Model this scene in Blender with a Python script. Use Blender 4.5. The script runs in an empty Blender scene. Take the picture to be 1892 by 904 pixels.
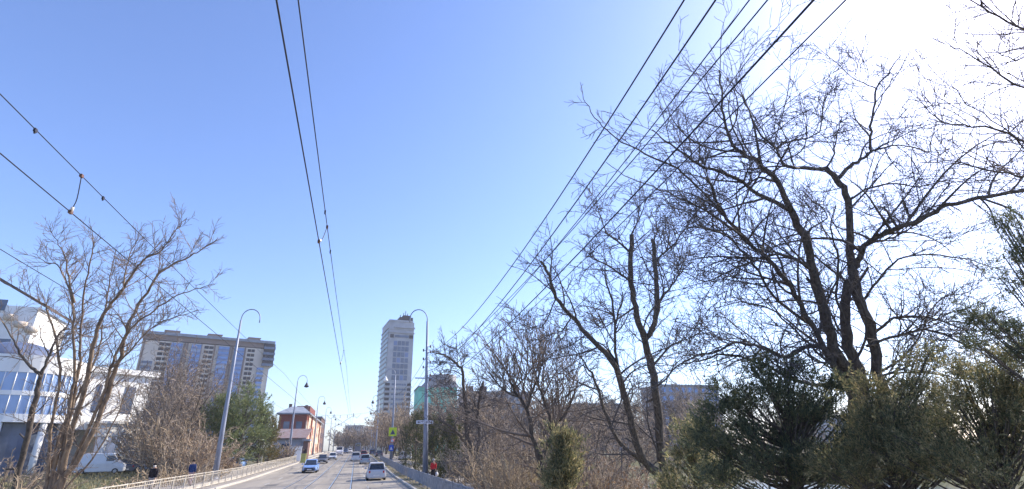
import bpy, math, random
import numpy as np
from mathutils import Vector, Matrix
R = math.radians

# ------------------------------------------------------------------ camera, sky, sun, exposure
S = bpy.context.scene
CH = 2.6
PITCH, YAW, ROLL, F = 21.337, 16.003, 1.0, 960.0
p_, y_, r_ = R(PITCH), R(YAW), R(ROLL)
FW = np.array([math.sin(y_)*math.cos(p_), math.cos(y_)*math.cos(p_), math.sin(p_)])
RT = np.array([math.cos(y_), -math.sin(y_), 0.0])
UP = np.cross(RT, FW)
RT = RT*math.cos(r_) - UP*math.sin(r_)
UP = np.cross(RT, FW)
cd = bpy.data.cameras.new('camera'); cam = bpy.data.objects.new('camera', cd)
S.collection.objects.link(cam); S.camera = cam
cd.sensor_width = 36; cd.lens = F/1892*36; cd.clip_start = 0.1; cd.clip_end = 9000
M4 = Matrix(((RT[0], UP[0], -FW[0], 0), (RT[1], UP[1], -FW[1], 0), (RT[2], UP[2], -FW[2], CH), (0, 0, 0, 1)))
cam.matrix_world = M4

SUN_EL, SUN_AZ = 35.5, 72.0          # azimuth clockwise from +Y (the street's direction)
w = bpy.data.worlds.new('World'); S.world = w; w.use_nodes = True
nt = w.node_tree; bg = nt.nodes['Background']
sky = nt.nodes.new('ShaderNodeTexSky'); sky.sky_type = 'NISHITA'; sky.sun_disc = False
sky.sun_elevation = R(SUN_EL); sky.sun_rotation = R(SUN_AZ)
sky.air_density = 1.0; sky.dust_density = 0.8; sky.ozone_density = 3.0; sky.altitude = 0
tint = nt.nodes.new('ShaderNodeMix'); tint.data_type = 'RGBA'; tint.blend_type = 'MULTIPLY'; tint.inputs[0].default_value = 1.0
tint.inputs[7].default_value = (.95, .985, 1.22, 1)
nt.links.new(sky.outputs[0], tint.inputs[6]); nt.links.new(tint.outputs[2], bg.inputs[0]); bg.inputs[1].default_value = 0.15
sl = bpy.data.lights.new('sun', 'SUN'); sl.energy = 4.9; sl.angle = R(0.5); sl.color = (1.0, 0.90, 0.74)
so = bpy.data.objects.new('sun', sl); S.collection.objects.link(so)
sd = Vector((math.sin(R(SUN_AZ))*math.cos(R(SUN_EL)), math.cos(R(SUN_AZ))*math.cos(R(SUN_EL)), math.sin(R(SUN_EL))))
so.rotation_euler = sd.to_track_quat('Z', 'Y').to_euler()
S.view_settings.view_transform = 'Standard'; S.view_settings.look = 'None'
S.view_settings.exposure = 0.72; S.view_settings.gamma = 1; S.view_settings.use_curve_mapping = False
S.cycles.max_bounces = 6; S.cycles.diffuse_bounces = 3; S.cycles.transparent_max_bounces = 8

CAMP = np.array([0, 0, CH])
def ray(px, py): return FW + RT*(px-946)/F + UP*(452-py)/F
def at(px, py, Y):                     # point of the world seen there, at street distance Y
    d = ray(px, py); return CAMP + d*(Y/d[1])
def pt(px, py, d): return CAMP + ray(px, py)*d     # same, at depth d

# ------------------------------------------------------------------ mesh helpers
COL = S.collection
ORG = {}
def tag(o, label=None, cat=None, group=None, kind=None):
    if label: o['label'] = label
    if cat: o['category'] = cat
    if group: o['group'] = group
    if kind: o['kind'] = kind
    return o
def empty(name, loc, label=None, cat=None, group=None):
    o = bpy.data.objects.new(name, None); COL.objects.link(o); o.location = loc
    o.empty_display_size = .3
    ORG[o.name] = np.array(loc, float)
    return tag(o, label, cat, group)
def root_origin(o):
    while o.parent: o = o.parent
    return ORG[o.name]
def copy_tree(o, parent=None):
    c = o.copy(); COL.objects.link(c); c.parent = parent
    if parent is None: ORG[c.name] = np.array(o.location)
    for ch in list(o.children): copy_tree(ch, c)
    return c
def link_mesh(name, V, faces_fn, mats, parent, loc=None):
    me = bpy.data.meshes.new(name)
    if parent is not None:
        V = V - root_origin(parent)
    elif loc is not None:
        V = V - np.array(loc, float)
    faces_fn(me, V)
    for m in (mats if isinstance(mats, (list, tuple)) else [mats]): me.materials.append(m)
    o = bpy.data.objects.new(name, me); COL.objects.link(o)
    if parent is not None: o.parent = parent
    elif loc is not None: o.location = loc; ORG[o.name] = np.array(loc, float)
    else: ORG[o.name] = np.zeros(3)
    return o
def fast_mesh(me, V, idx, k, smooth=False, mi=None):
    idx = np.asarray(idx, np.int32); n = len(idx)
    me.vertices.add(len(V)); me.vertices.foreach_set('co', np.asarray(V, np.float32).ravel())
    me.loops.add(n*k); me.loops.foreach_set('vertex_index', idx.ravel())
    me.polygons.add(n); me.polygons.foreach_set('loop_start', np.arange(0, n*k, k, dtype=np.int32))
    try: me.polygons.foreach_set('loop_total', np.full(n, k, np.int32))
    except Exception: pass
    if smooth: me.polygons.foreach_set('use_smooth', np.ones(n, bool))
    if mi is not None: me.polygons.foreach_set('material_index', np.asarray(mi, np.int32))
    me.update(calc_edges=True); me.validate()

class MB:
    def __init__(s): s.v = []; s.f = []; s.m = []; s.sm = []
    def add(s, vs, fs, m=0, sm=False):
        b = len(s.v); s.v += [tuple(map(float, v)) for v in vs]
        for f in fs: s.f.append([b+i for i in f]); s.m.append(m); s.sm.append(sm)
        return s
    def box(s, x0, x1, y0, y1, z0, z1, m=0):
        return s.obox((0,0,0), (1,0,0), (0,1,0), x0, x1, y0, y1, z0, z1, m)
    def obox(s, o, ax, ay, x0, x1, y0, y1, z0, z1, m=0):   # box in a frame with origin o and horizontal axes
        o = np.array(o, float); ax = np.array(ax, float); ay = np.array(ay, float); az = np.array((0, 0, 1.))
        vs = [o+ax*x+ay*y+az*z for z in (z0, z1) for x, y in ((x0,y0),(x1,y0),(x1,y1),(x0,y1))]
        return s.add(vs, [(3,2,1,0),(4,5,6,7),(0,1,5,4),(1,2,6,5),(2,3,7,6),(3,0,4,7)], m)
    def tube(s, pts, r, k=8, m=0, cap=True, sm=True):
        pts = [np.array(p, float) for p in pts]; n = len(pts)
        rs = r if isinstance(r, (list, tuple, np.ndarray)) else [r]*n
        vs = []; pu = None
        for i, p in enumerate(pts):
            t = pts[min(i+1, n-1)]-pts[max(i-1, 0)]; t = t/(np.linalg.norm(t)+1e-9)
            if pu is None: pu = np.cross(t, (0,0,1.) if abs(t[2]) < .9 else (1.,0,0))
            u = pu-t*np.dot(pu, t); u /= np.linalg.norm(u)+1e-9; pu = u; v_ = np.cross(t, u)
            for j in range(k):
                a = 2*math.pi*j/k; vs.append(p+(u*math.cos(a)+v_*math.sin(a))*rs[i])
        fs = [(i*k+j, i*k+(j+1)%k, (i+1)*k+(j+1)%k, (i+1)*k+j) for i in range(n-1) for j in range(k)]
        s.add(vs, fs, m, sm)
        if cap:
            b = len(s.v)-len(vs)
            s.f.append([b+j for j in range(k)][::-1]); s.m.append(m); s.sm.append(False)
            s.f.append([b+(n-1)*k+j for j in range(k)]); s.m.append(m); s.sm.append(False)
        return s
    def lathe(s, c, prof, k=16, m=0, axis='z'):
        vs = []
        for r, z in prof:
            for j in range(k):
                a = 2*math.pi*j/k; x, y = r*math.cos(a), r*math.sin(a)
                vs.append((c[0]+x, c[1]+y, c[2]+z) if axis == 'z' else (c[0]+z, c[1]+x, c[2]+y) if axis == 'x' else (c[0]+x, c[1]+z, c[2]+y))
        n = len(prof)
        return s.add(vs, [(i*k+j, i*k+(j+1)%k, (i+1)*k+(j+1)%k, (i+1)*k+j) for i in range(n-1) for j in range(k)], m, True)
    def prism(s, poly, z0, z1, m=0):          # vertical prism over a floor outline
        n = len(poly)
        vs = [(x, y, z0) for x, y in poly]+[(x, y, z1) for x, y in poly]
        return s.add(vs, [tuple(range(n))[::-1], tuple(range(n, 2*n))]+[(i, (i+1)%n, n+(i+1)%n, n+i) for i in range(n)], m)
    def build(s, name, mats, parent=None, loc=None):
        V = np.array(s.v) if s.v else np.zeros((0, 3))
        def ff(me, V):
            me.from_pydata(V.tolist(), [], s.f); me.polygons.foreach_set('material_index', s.m)
            me.polygons.foreach_set('use_smooth', s.sm); me.update()
        return link_mesh(name, V, ff, mats, parent, loc)

# ------------------------------------------------------------------ materials
def mat(name, col, rough=.8, col2=None, scale=3., detail=4, metal=0., bump=0., spec=.3, fac=(.35, .65), island=0., stretch=None, mid=None):
    m = bpy.data.materials.new(name); m.use_nodes = True; n = m.node_tree; b = n.nodes['Principled BSDF']
    b.inputs['Roughness'].default_value = rough; b.inputs['Metallic'].default_value = metal
    b.inputs['Specular IOR Level'].default_value = spec
    c1 = (*col, 1)
    if col2 is None: col2 = tuple(c*.8 for c in col)
    tc = n.nodes.new('ShaderNodeTexCoord'); mp = n.nodes.new('ShaderNodeMapping')
    if stretch: mp.inputs['Scale'].default_value = stretch
    n.links.new(tc.outputs['Object'], mp.inputs[0])
    no = n.nodes.new('ShaderNodeTexNoise'); no.inputs['Scale'].default_value = scale; no.inputs['Detail'].default_value = detail
    n.links.new(mp.outputs[0], no.inputs['Vector'])
    rp = n.nodes.new('ShaderNodeValToRGB'); e = rp.color_ramp.elements
    e[0].position, e[1].position = fac; e[0].color = c1; e[1].color = (*col2, 1)
    if mid: x = e.new((fac[0]+fac[1])/2); x.color = (*mid, 1)
    src = no.outputs['Fac']
    if island:
        g = n.nodes.new('ShaderNodeNewGeometry'); mx = n.nodes.new('ShaderNodeMix'); mx.data_type = 'FLOAT'
        mx.inputs[0].default_value = island
        n.links.new(src, mx.inputs[2]); n.links.new(g.outputs['Random Per Island'], mx.inputs[3]); src = mx.outputs[0]
    n.links.new(src, rp.inputs[0]); n.links.new(rp.outputs[0], b.inputs['Base Color'])
    if bump:
        bp = n.nodes.new('ShaderNodeBump'); bp.inputs['Strength'].default_value = bump; bp.inputs['Distance'].default_value = .03
        n2 = n.nodes.new('ShaderNodeTexNoise'); n2.inputs['Scale'].default_value = scale*6; n2.inputs['Detail'].default_value = 5
        n.links.new(mp.outputs[0], n2.inputs['Vector']); n.links.new(n2.outputs['Fac'], bp.inputs['Height']); n.links.new(bp.outputs[0], b.inputs['Normal'])
    return m
def leafmat(name, c1, c2, mid=None, trans=.25, scale=.8):
    m = mat(name, c1, .6, c2, scale, 3, spec=.25, fac=(.3, .7), island=.55, mid=mid)
    n = m.node_tree; b = n.nodes['Principled BSDF']; out = n.nodes['Material Output']
    t = n.nodes.new('ShaderNodeBsdfTranslucent'); mx = n.nodes.new('ShaderNodeMixShader'); mx.inputs[0].default_value = trans
    n.links.new(b.inputs['Base Color'].links[0].from_socket, t.inputs[0])
    n.links.new(b.outputs[0], mx.inputs[1]); n.links.new(t.outputs[0], mx.inputs[2]); n.links.new(mx.outputs[0], out.inputs[0])
    return m
def brickmat(name, c1, c2, mortar, sc=4.):
    m = mat(name, c1, .9); n = m.node_tree; b = n.nodes['Principled BSDF']
    br = n.nodes.new('ShaderNodeTexBrick'); br.inputs['Scale'].default_value = sc
    br.inputs['Color1'].default_value = (*c1, 1); br.inputs['Color2'].default_value = (*c2, 1); br.inputs['Mortar'].default_value = (*mortar, 1)
    tc = n.nodes.new('ShaderNodeTexCoord'); sx = n.nodes.new('ShaderNodeSeparateXYZ'); ad = n.nodes.new('ShaderNodeMath'); cx = n.nodes.new('ShaderNodeCombineXYZ')
    n.links.new(tc.outputs['Object'], sx.inputs[0]); n.links.new(sx.outputs[0], ad.inputs[0]); n.links.new(sx.outputs[1], ad.inputs[1])
    n.links.new(ad.outputs[0], cx.inputs[0]); n.links.new(sx.outputs[2], cx.inputs[1]); n.links.new(cx.outputs[0], br.inputs['Vector'])
    n.links.new(br.outputs['Color'], b.inputs['Base Color'])
    return m

mt = {}
mt['asphalt'] = mat('asphalt', (.23,.205,.175), .85, (.38,.34,.285), .35, 9, bump=.25, stretch=(1.6,.25,1), fac=(.3,.7))
mt['kerb'] = mat('kerb_stone', (.5,.47,.42), .85, (.38,.36,.33), 2)
mt['pavement'] = mat('pavement', (.33,.3,.27), .9, (.24,.215,.19), 1.2, 6, bump=.3)
mt['verge'] = mat('verge_soil', (.26,.21,.15), .95, (.15,.14,.075), .7, 8, bump=.5, fac=(.4,.6))
mt['soil'] = mat('ground_soil', (.17,.135,.09), .95, (.10,.11,.05), .12, 10, bump=.5, fac=(.35,.6))
mt['paint'] = mat('road_paint', (.5,.5,.48), .7, (.3,.29,.27), 6, fac=(.45,.6))
mt['rail'] = mat('steel_rail', (.62,.6,.58), .28, (.4,.36,.33), 8, metal=.9)
mt['rail_bed'] = mat('rail_bed', (.32,.29,.25), .9, (.22,.20,.18), .8, 8, bump=.3, stretch=(1,.3,1))
mt['water'] = mat('pond_water', (.05,.08,.09), .06, (.04,.07,.08), 3, spec=.9, bump=.25)
mt['pole'] = mat('pole_paint', (.31,.34,.43), .5, (.17,.19,.25), 2.2, metal=.15, spec=.5, stretch=(3,3,.4))
mt['pole_white'] = mat('white_post_paint', (.7,.7,.7), .5)
mt['lampdark'] = mat('lamp_housing', (.06,.06,.08), .5)
mt['wire'] = mat('wire_metal', (.045,.045,.055), .5, (.03,.03,.04), 5, metal=.3)
mt['insul'] = mat('insulator', (.75,.7,.62), .4, (.55,.45,.35))
mt['insul_brown'] = mat('brown_insulator', (.18,.09,.05), .4)
mt['fence_cream'] = mat('cream_fence_paint', (.72,.66,.55), .6, (.5,.44,.36), 4)
mt['fence_grey'] = mat('grey_fence_paint', (.33,.34,.37), .6, (.22,.23,.26), 3)
mt['bark'] = mat('dark_bark', (.19,.16,.135), .95, (.07,.06,.055), 9, 6, bump=.8, stretch=(2,2,.5))
mt['bark_mid'] = mat('grey_bark', (.14,.115,.095), .95, (.07,.06,.055), 5, 6, bump=.6, stretch=(2,2,.5))
mt['twig'] = mat('dark_twig', (.15,.13,.125), .9, (.09,.08,.08), 2)
mt['bark_tan'] = mat('tan_bark', (.30,.225,.16), .95, (.13,.10,.08), 2.5, 5, bump=.5, stretch=(2,2,.4))
mt['twig_tan'] = mat('tan_twig', (.27,.21,.165), .9, (.15,.12,.105), 1)
mt['twig_red'] = mat('reddish_twig', (.46,.36,.26), .9, (.25,.19,.145), .5, island=.5)
mt['twig_brown'] = mat('brown_twig', (.40,.32,.25), .9, (.20,.165,.14), .5, island=.6)
mt['twig_pale'] = mat('pale_twig', (.44,.34,.23), .9, (.27,.21,.15), .5, island=.5)
mt['dryleaf'] = leafmat('dry_leaf', (.36,.22,.12), (.20,.13,.08), trans=.3)
mt['reed'] = leafmat('dry_reed', (.52,.42,.26), (.34,.27,.17), trans=.3)
mt['jun'] = leafmat('juniper_foliage', (.075,.10,.07), (.26,.25,.13), (.13,.155,.09), trans=.5, scale=1.6)
mt['jun_olive'] = leafmat('olive_foliage', (.10,.12,.07), (.42,.35,.19), (.22,.22,.11), trans=.5, scale=1.6)
mt['thuja'] = leafmat('thuja_foliage', (.05,.065,.035), (.13,.125,.05), trans=.2)
mt['fir'] = leafmat('fir_foliage', (.10,.14,.06), (.26,.28,.12), trans=.2)
mt['yewgold'] = leafmat('golden_foliage', (.12,.12,.04), (.26,.19,.06), trans=.2)
mt['grass'] = leafmat('grass_blades', (.17,.16,.07), (.33,.28,.17), trans=.2)
mt['glass_blue'] = mat('blue_glazing', (.17,.32,.66), .18, (.11,.23,.52), .3, spec=.8)
mt['glass_pale'] = mat('pale_glazing', (.38,.46,.62), .25, (.25,.34,.52), .4, spec=.7)
mt['balcony_blue'] = mat('balcony_panel', (.20,.27,.45), .6, (.16,.22,.38), .4)
mt['balcony_edge'] = mat('balcony_edge', (.42,.45,.52), .8, (.33,.35,.42), .4)
mt['glass'] = mat('window_glass', (.04,.06,.10), .1, (.03,.045,.08), .5, spec=.8)
mt['glass_grey'] = mat('grey_glazing', (.12,.15,.23), .2, (.07,.09,.14), .5, spec=.7)
mt['white'] = mat('white_render', (.86,.86,.85), .8, (.74,.73,.71), .3, 7)
mt['cream'] = mat('cream_render', (.70,.58,.44), .9, (.36,.12,.08), .35, 8, fac=(.46,.58))
mt['beige'] = mat('beige_cladding', (.70,.61,.51), .85, (.56,.48,.41), .12, 8)
mt['brownclad'] = mat('brown_cladding', (.29,.215,.18), .85)
mt['roof_grey'] = mat('grey_roof', (.30,.33,.38), .6, (.22,.24,.28), .8)
mt['roof_dark'] = mat('dark_roof', (.12,.09,.085), .8)
mt['domeroof'] = mat('dome_glass', (.14,.17,.25), .25, (.10,.12,.19), .6, spec=.7)
mt['tower_white'] = mat('tower_cladding', (.46,.46,.475), .7, (.34,.345,.37), .25, 6)
mt['tower_green'] = mat('tower_side_glass', (.25,.33,.34), .3, (.18,.25,.27), .3, spec=.6)
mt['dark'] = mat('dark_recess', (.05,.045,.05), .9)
mt['brick'] = brickmat('red_brick', (.24,.065,.05), (.17,.05,.04), (.15,.10,.09))
mt['brick_dark'] = brickmat('dark_brick', (.16,.09,.08), (.12,.07,.065), (.15,.12,.11))
mt['shed'] = mat('grey_blue_sheet', (.34,.37,.43), .7, (.26,.28,.33), .5)
mt['net'] = mat('green_netting', (.22,.62,.48), .8, (.15,.46,.36), .35, 6)
mt['conc'] = mat('concrete', (.36,.35,.36), .9, (.27,.27,.28), .3)
mt['bluebuild'] = mat('blue_grey_cladding', (.36,.35,.37), .8, (.26,.28,.34), .3, 7)
mt['farwall'] = mat('far_wall', (.40,.38,.38), .9, (.33,.31,.31), .1)
mt['yellowbox'] = mat('yellow_green_paint', (.42,.44,.16), .7)
mt['tyre'] = mat('tyre_rubber', (.02,.02,.02), .85)
mt['rim'] = mat('alloy_rim', (.4,.4,.42), .4, metal=.8)
mt['carglass'] = mat('car_glass', (.02,.025,.035), .06, spec=.9)
mt['black'] = mat('black_plastic', (.03,.03,.032), .6)
mt['redlamp'] = mat('red_lens', (.5,.02,.015), .25)
mt['whitelamp'] = mat('clear_lens', (.8,.82,.85), .15, spec=.8)
mt['plate'] = mat('plate_white', (.75,.75,.75), .5)
mt['skin'] = mat('skin', (.55,.36,.27), .6)
mt['sign_white'] = mat('sign_white', (.75,.75,.82), .5)
mt['sign_yellow'] = mat('sign_fluorescent', (.68,.80,.05), .5, (.66,.78,.05))
mt['sign_blue'] = mat('sign_blue', (.03,.12,.60), .4)
mt['sign_black'] = mat('sign_black', (.02,.02,.05), .5)
mt['sign_red'] = mat('sign_red', (.6,.03,.03), .5)
def paint(name, c): return mat(name, c, .3, tuple(x*.93 for x in c), 2, spec=.6)
def cloth(name, c): return mat(name, c, .9, tuple(x*.7 for x in c), 12)

# ------------------------------------------------------------------ terrain
def gz(Y): return 0.0 if Y < 60 else min(1.87, .011*(Y-60))
def sm(a, b, x):
    t = min(1, max(0, (x-a)/(b-a))); return t*t*(3-2*t)
def ground_z(x, y):
    z = gz(y)-.03
    if x > 9.8 and y < 175: z -= 2.7*sm(9.8, 18, x)*(1-sm(66, 84, y))*(1-sm(60, 72, x))
    if x < -15.5: z += sm(15.5, 24, -x)*.4*(1-sm(140, 170, y))
    return z
def sheet(name, xs, ys, zf, m, kind='structure'):
    V = np.array([(x, y, zf(x, y)) for y in ys for x in xs]); nx = len(xs)
    I = [(j*nx+i, j*nx+i+1, (j+1)*nx+i+1, (j+1)*nx+i) for j in range(len(ys)-1) for i in range(nx-1)]
    o = link_mesh(name, V, lambda me, V: fast_mesh(me, V, I, 4, True), m, None)
    return tag(o, kind=kind)
rg = np.random.default_rng(5)
xs = sorted(set([-4000,-1500,-700,-400,-250,-180,-140,-110,-90]+list(range(-80,-20,4))+list(range(-20,30,1))+list(range(30,120,4))+[130,160,220,320,500,900,1800,4000]))
ys = sorted(set([-300,-120,-60]+list(range(-40,110,2))+list(range(110,240,5))+[260,300,360,450,600,900,1500,2600,4500,7000]))
sheet('ground', xs, ys, lambda x, y: ground_z(x, y)+(.05*math.sin(x*1.7+y*.9)*math.sin(y*1.3-x*.5) if (x > 11 or x < -17) and abs(y) < 300 else 0), mt['soil'])
yr = sorted(set(list(range(-60,240,4))+[260,300,360,450,600,800,1100]))
XL, XR = -9.9, 4.0
def flat(name, x0, x1, dz, m, ys_=yr): return sheet(name, [x0+(x1-x0)*i/4 for i in range(5)], ys_, lambda x, y: gz(y)+dz, m)
flat('road', XL, XR, 0, mt['asphalt'])
def strip(name, x0, x1, z0, z1, m):
    b = MB()
    for a, c in zip(yr[:-1], yr[1:]):
        vs = [(x0,a,gz(a)+z0),(x1,a,gz(a)+z0),(x1,a,gz(a)+z1),(x0,a,gz(a)+z1),(x0,c,gz(c)+z0),(x1,c,gz(c)+z0),(x1,c,gz(c)+z1),(x0,c,gz(c)+z1)]
        b.add(vs, [(3,2,6,7),(0,3,7,4),(1,5,6,2)])
    return tag(b.build(name, m), kind='structure')
strip('kerb_left', XL-.2, XL, -.05, .16, mt['kerb']); strip('kerb_right', XR, XR+.18, -.05, .13, mt['kerb'])
flat("pavement_left", -11.3, XL-.2, .13, mt['pavement']); flat('raised_walk_left', -15.6, -11.3, .36, mt['pavement']); strip('walk_edge_left', -11.34, -11.24, 0, .37, mt['kerb'])
flat('verge_right', XR+.18, 5.2, .10, mt['verge']); flat('pavement_right', 5.2, 9.9, .12, mt['pavement'])
flat('tram_bed_left', -5.9, -2.75, .004, mt['rail_bed']); flat('tram_bed_right', -2.2, .7, .004, mt['rail_bed'])
for nm, xr in (('tram_track_left', (-4.96, -3.44)), ('tram_track_right', (-1.66, -.14))):
    b = MB()
    for x in xr:
        for dx, wd, dz, mi in ((0, .075, .014, 0), (.07, .05, .008, 1)):
            for a, c in zip(yr[:-1], yr[1:]):
                b.add([(x+dx-wd/2,a,gz(a)+dz),(x+dx+wd/2,a,gz(a)+dz),(x+dx+wd/2,c,gz(c)+dz),(x+dx-wd/2,c,gz(c)+dz)], [(0,1,2,3)], mi)
    tag(b.build(nm, [mt['rail'], mt['dark']]), kind='structure')
rn = random.Random(77)
b, c_ = MB(), MB()
for k in range(26):                                  # rectangular repair patches and seams
    x0 = rn.choice((-9.4, -7.6, -6.9, .9, 1.6, 2.3))+rn.uniform(-.2, .2); y0 = rn.uniform(12, 170); wd = rn.uniform(.9, 2.0); ln = rn.uniform(1.5, 9)
    x1 = min(x0+wd, 3.9) if x0 > 0 else min(x0+wd, -6.0)
    for q in range(4):
        ya, yb = y0+ln*q/4, y0+ln*(q+1)/4; b.add([(x0,ya,gz(ya)+.005),(x1,ya,gz(ya)+.005),(x1,yb,gz(yb)+.005),(x0,yb,gz(yb)+.005)], [(0,1,2,3)], k % 2)
for k in range(70):                                  # cracks
    x, y = rn.choice((rn.uniform(-9.7, -6), rn.uniform(.8, 3.9))), rn.uniform(15, 130); a = rn.choice((0, 1))
    for q in range(7):
        nx, ny = (x+rn.uniform(.15, .45), y+rn.uniform(-.25, .25)) if a else (x+rn.uniform(-.12, .12), y+rn.uniform(.4, 1.0))
        if nx > 3.95 or (-6 < nx < .75): break
        wd = .02; c_.add([(x-wd*(1-a),y-wd*a,gz(y)+.0095),(x+wd*(1-a),y+wd*a,gz(y)+.0095),(nx+wd*(1-a),ny+wd*a,gz(ny)+.0095),(nx-wd*(1-a),ny-wd*a,gz(ny)+.0095)], [(0,1,2,3)]); x, y = nx, ny
tag(b.build('asphalt_patches', [mat('dark_patch', (.13,.12,.11), .9, (.17,.16,.15), 2, bump=.3), mat('pale_patch', (.36,.33,.29), .9, (.28,.26,.235), 2, bump=.3)]), kind='structure')
tag(c_.build('road_cracks', mt['dark']), kind='structure')
b = MB()
for y in range(-20, 240, 9):
    b.add([(1.05,y,gz(y)+.008),(1.17,y,gz(y)+.008),(1.17,y+3,gz(y+3)+.008),(1.05,y+3,gz(y+3)+.008)], [(0,1,2,3)])
    b.add([(-7.2,y,gz(y)+.008),(-7.08,y,gz(y)+.008),(-7.08,y+3,gz(y+3)+.008),(-7.2,y+3,gz(y+3)+.008)], [(0,1,2,3)])
tag(b.build('road_markings', mt['paint']), kind='structure')

# the air: pale haze that fades the far end of the street
hz = bpy.data.materials.new('air_haze'); hz.use_nodes = True; hn = hz.node_tree; hn.nodes.remove(hn.nodes['Principled BSDF'])
pv = hn.nodes.new('ShaderNodeVolumePrincipled'); pv.inputs['Density'].default_value = .00027; pv.inputs['Color'].default_value = (.86, .90, 1, 1); pv.inputs['Anisotropy'].default_value = .2
hn.links.new(pv.outputs[0], hn.nodes['Material Output'].inputs['Volume'])
tag(MB().box(-700, 700, -60, 760, -6, 100).build('haze', hz), kind='stuff')
sheet('pond_water', [14, 40, 68], [-80, -20, 40, 80], lambda x, y: -2.25, mt['water'])

# ------------------------------------------------------------------ branching plants
class Paths:
    def __init__(s): s.g = {}
    def add(s, pts, r0, r1, k=3): s.g.setdefault((len(pts), k), []).append((pts, r0, r1))
    def build(s, name, m, parent=None, loc=None):
        VS, IS, base = [], [], 0
        for (n, k), L in s.g.items():
            P = np.array([l[0] for l in L], float); r0 = np.array([l[1] for l in L]); r1 = np.array([l[2] for l in L])
            T = np.empty_like(P); T[:, 1:-1] = P[:, 2:]-P[:, :-2]; T[:, 0] = P[:, 1]-P[:, 0]; T[:, -1] = P[:, -1]-P[:, -2]
            T /= np.linalg.norm(T, axis=2, keepdims=True)+1e-9
            A = P[:, -1]-P[:, 0]; ref = np.where((np.abs(A[:, 2:3]) > .8*np.linalg.norm(A, axis=1, keepdims=True)), [[1., 0, 0]], [[0, 0, 1.]])
            U = np.cross(T, ref[:, None, :]); U /= np.linalg.norm(U, axis=2, keepdims=True)+1e-9; W = np.cross(T, U)
            t = np.linspace(0, 1, n); rad = r0[:, None]*(1-t)+r1[:, None]*t
            a = 2*np.pi*np.arange(k)/k
            V = P[:, :, None]+(U[:, :, None]*np.cos(a)[:, None]+W[:, :, None]*np.sin(a)[:, None])*rad[:, :, None, None]
            m_ = len(L); VS.append(V.reshape(-1, 3))
            i = np.arange(n-1)[:, None]; j = np.arange(k)[None]
            q = np.stack([i*k+j, i*k+(j+1) % k, (i+1)*k+(j+1) % k, (i+1)*k+j], -1).reshape(-1, 4)
            IS.append((q[None]+(np.arange(m_)*n*k)[:, None, None]+base).reshape(-1, 4)); base += m_*n*k
        V = np.concatenate(VS); I = np.concatenate(IS)
        return link_mesh(name, V, lambda me, V: fast_mesh(me, V, I, 4, True), m, parent, loc)
def nrm(v):
    l = math.sqrt(v[0]*v[0]+v[1]*v[1]+v[2]*v[2])+1e-9; return (v[0]/l, v[1]/l, v[2]/l)
def walk(p, d, L, n, wig, up, rn):
    pts = [p]; st = L/(n-1)
    dr = [rn.gauss(0, wig*.5) for _ in range(3)]
    for i in range(n-1):
        dr = [x*.7+rn.gauss(0, wig*.5) for x in dr]
        d = nrm((d[0]+dr[0], d[1]+dr[1], d[2]+dr[2]+up)); p = (p[0]+d[0]*st, p[1]+d[1]*st, p[2]+d[2]*st); pts.append(p)
    return pts
NP = [8, 7, 6, 5, 4]
def spawn(P, pts, r0, r1, L, lvl, cfg, rn, tmin=.2, bias=None):
    """side shoots along a path; cfg: n, ratio, angle, wig, up, rt (twig radius), maxlvl"""
    n = len(pts)
    for c in range(cfg['n'][lvl]):
        t = tmin+(1-tmin)*(c+rn.random())/cfg['n'][lvl]; f = t*(n-1); i = min(int(f), n-2); f -= i
        a, b_ = pts[i], pts[i+1]; p = tuple(a[j]+(b_[j]-a[j])*f for j in range(3)); tg = nrm(tuple(b_[j]-a[j] for j in range(3)))
        rv = nrm((rn.gauss(0, 1), rn.gauss(0, 1), rn.gauss(0, 1)))
        if bias is not None: rv = nrm((rv[0]+bias[0], rv[1]+bias[1], rv[2]+bias[2]))
        dt = sum(rv[j]*tg[j] for j in range(3)); pv = nrm(tuple(rv[j]-tg[j]*dt for j in range(3)))
        an = R(cfg['angle']+rn.uniform(-18, 18)); ca, sa = math.cos(an), math.sin(an)
        d = nrm(tuple(tg[j]*ca+pv[j]*sa for j in range(3)))
        l2 = L*cfg['ratio']*rn.uniform(.55, 1.25)*(1-.45*t); rr = max(cfg['rt'], min((r0*(1-t)+r1*t)*.55, l2*.016))
        if l2 < cfg.get('lmin', .12): continue
        q = walk(p, d, l2, NP[min(lvl+1, 4)], cfg['wig'], cfg['up'], rn)
        re = max(cfg['rt']*.7, rr*.35)
        P.add(q, rr, re, 5 if rr > .03 else 3)
        if lvl+1 < cfg['max']: spawn(P, q, rr, re, l2, lvl+1, cfg, rn, .15)
def smooth_line(pts, k=4):
    pts = [np.array(p, float) for p in pts]; out = []
    ext = [2*pts[0]-pts[1]]+pts+[2*pts[-1]-pts[-2]]
    for i in range(1, len(ext)-2):
        p0, p1, p2, p3 = ext[i-1:i+3]
        for j in range(k):
            t = j/k; out.append(.5*((2*p1)+(-p0+p2)*t+(2*p0-5*p1+4*p2-p3)*t*t+(-p0+3*p1-3*p2+p3)*t**3))
    out.append(pts[-1]); return out
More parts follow.
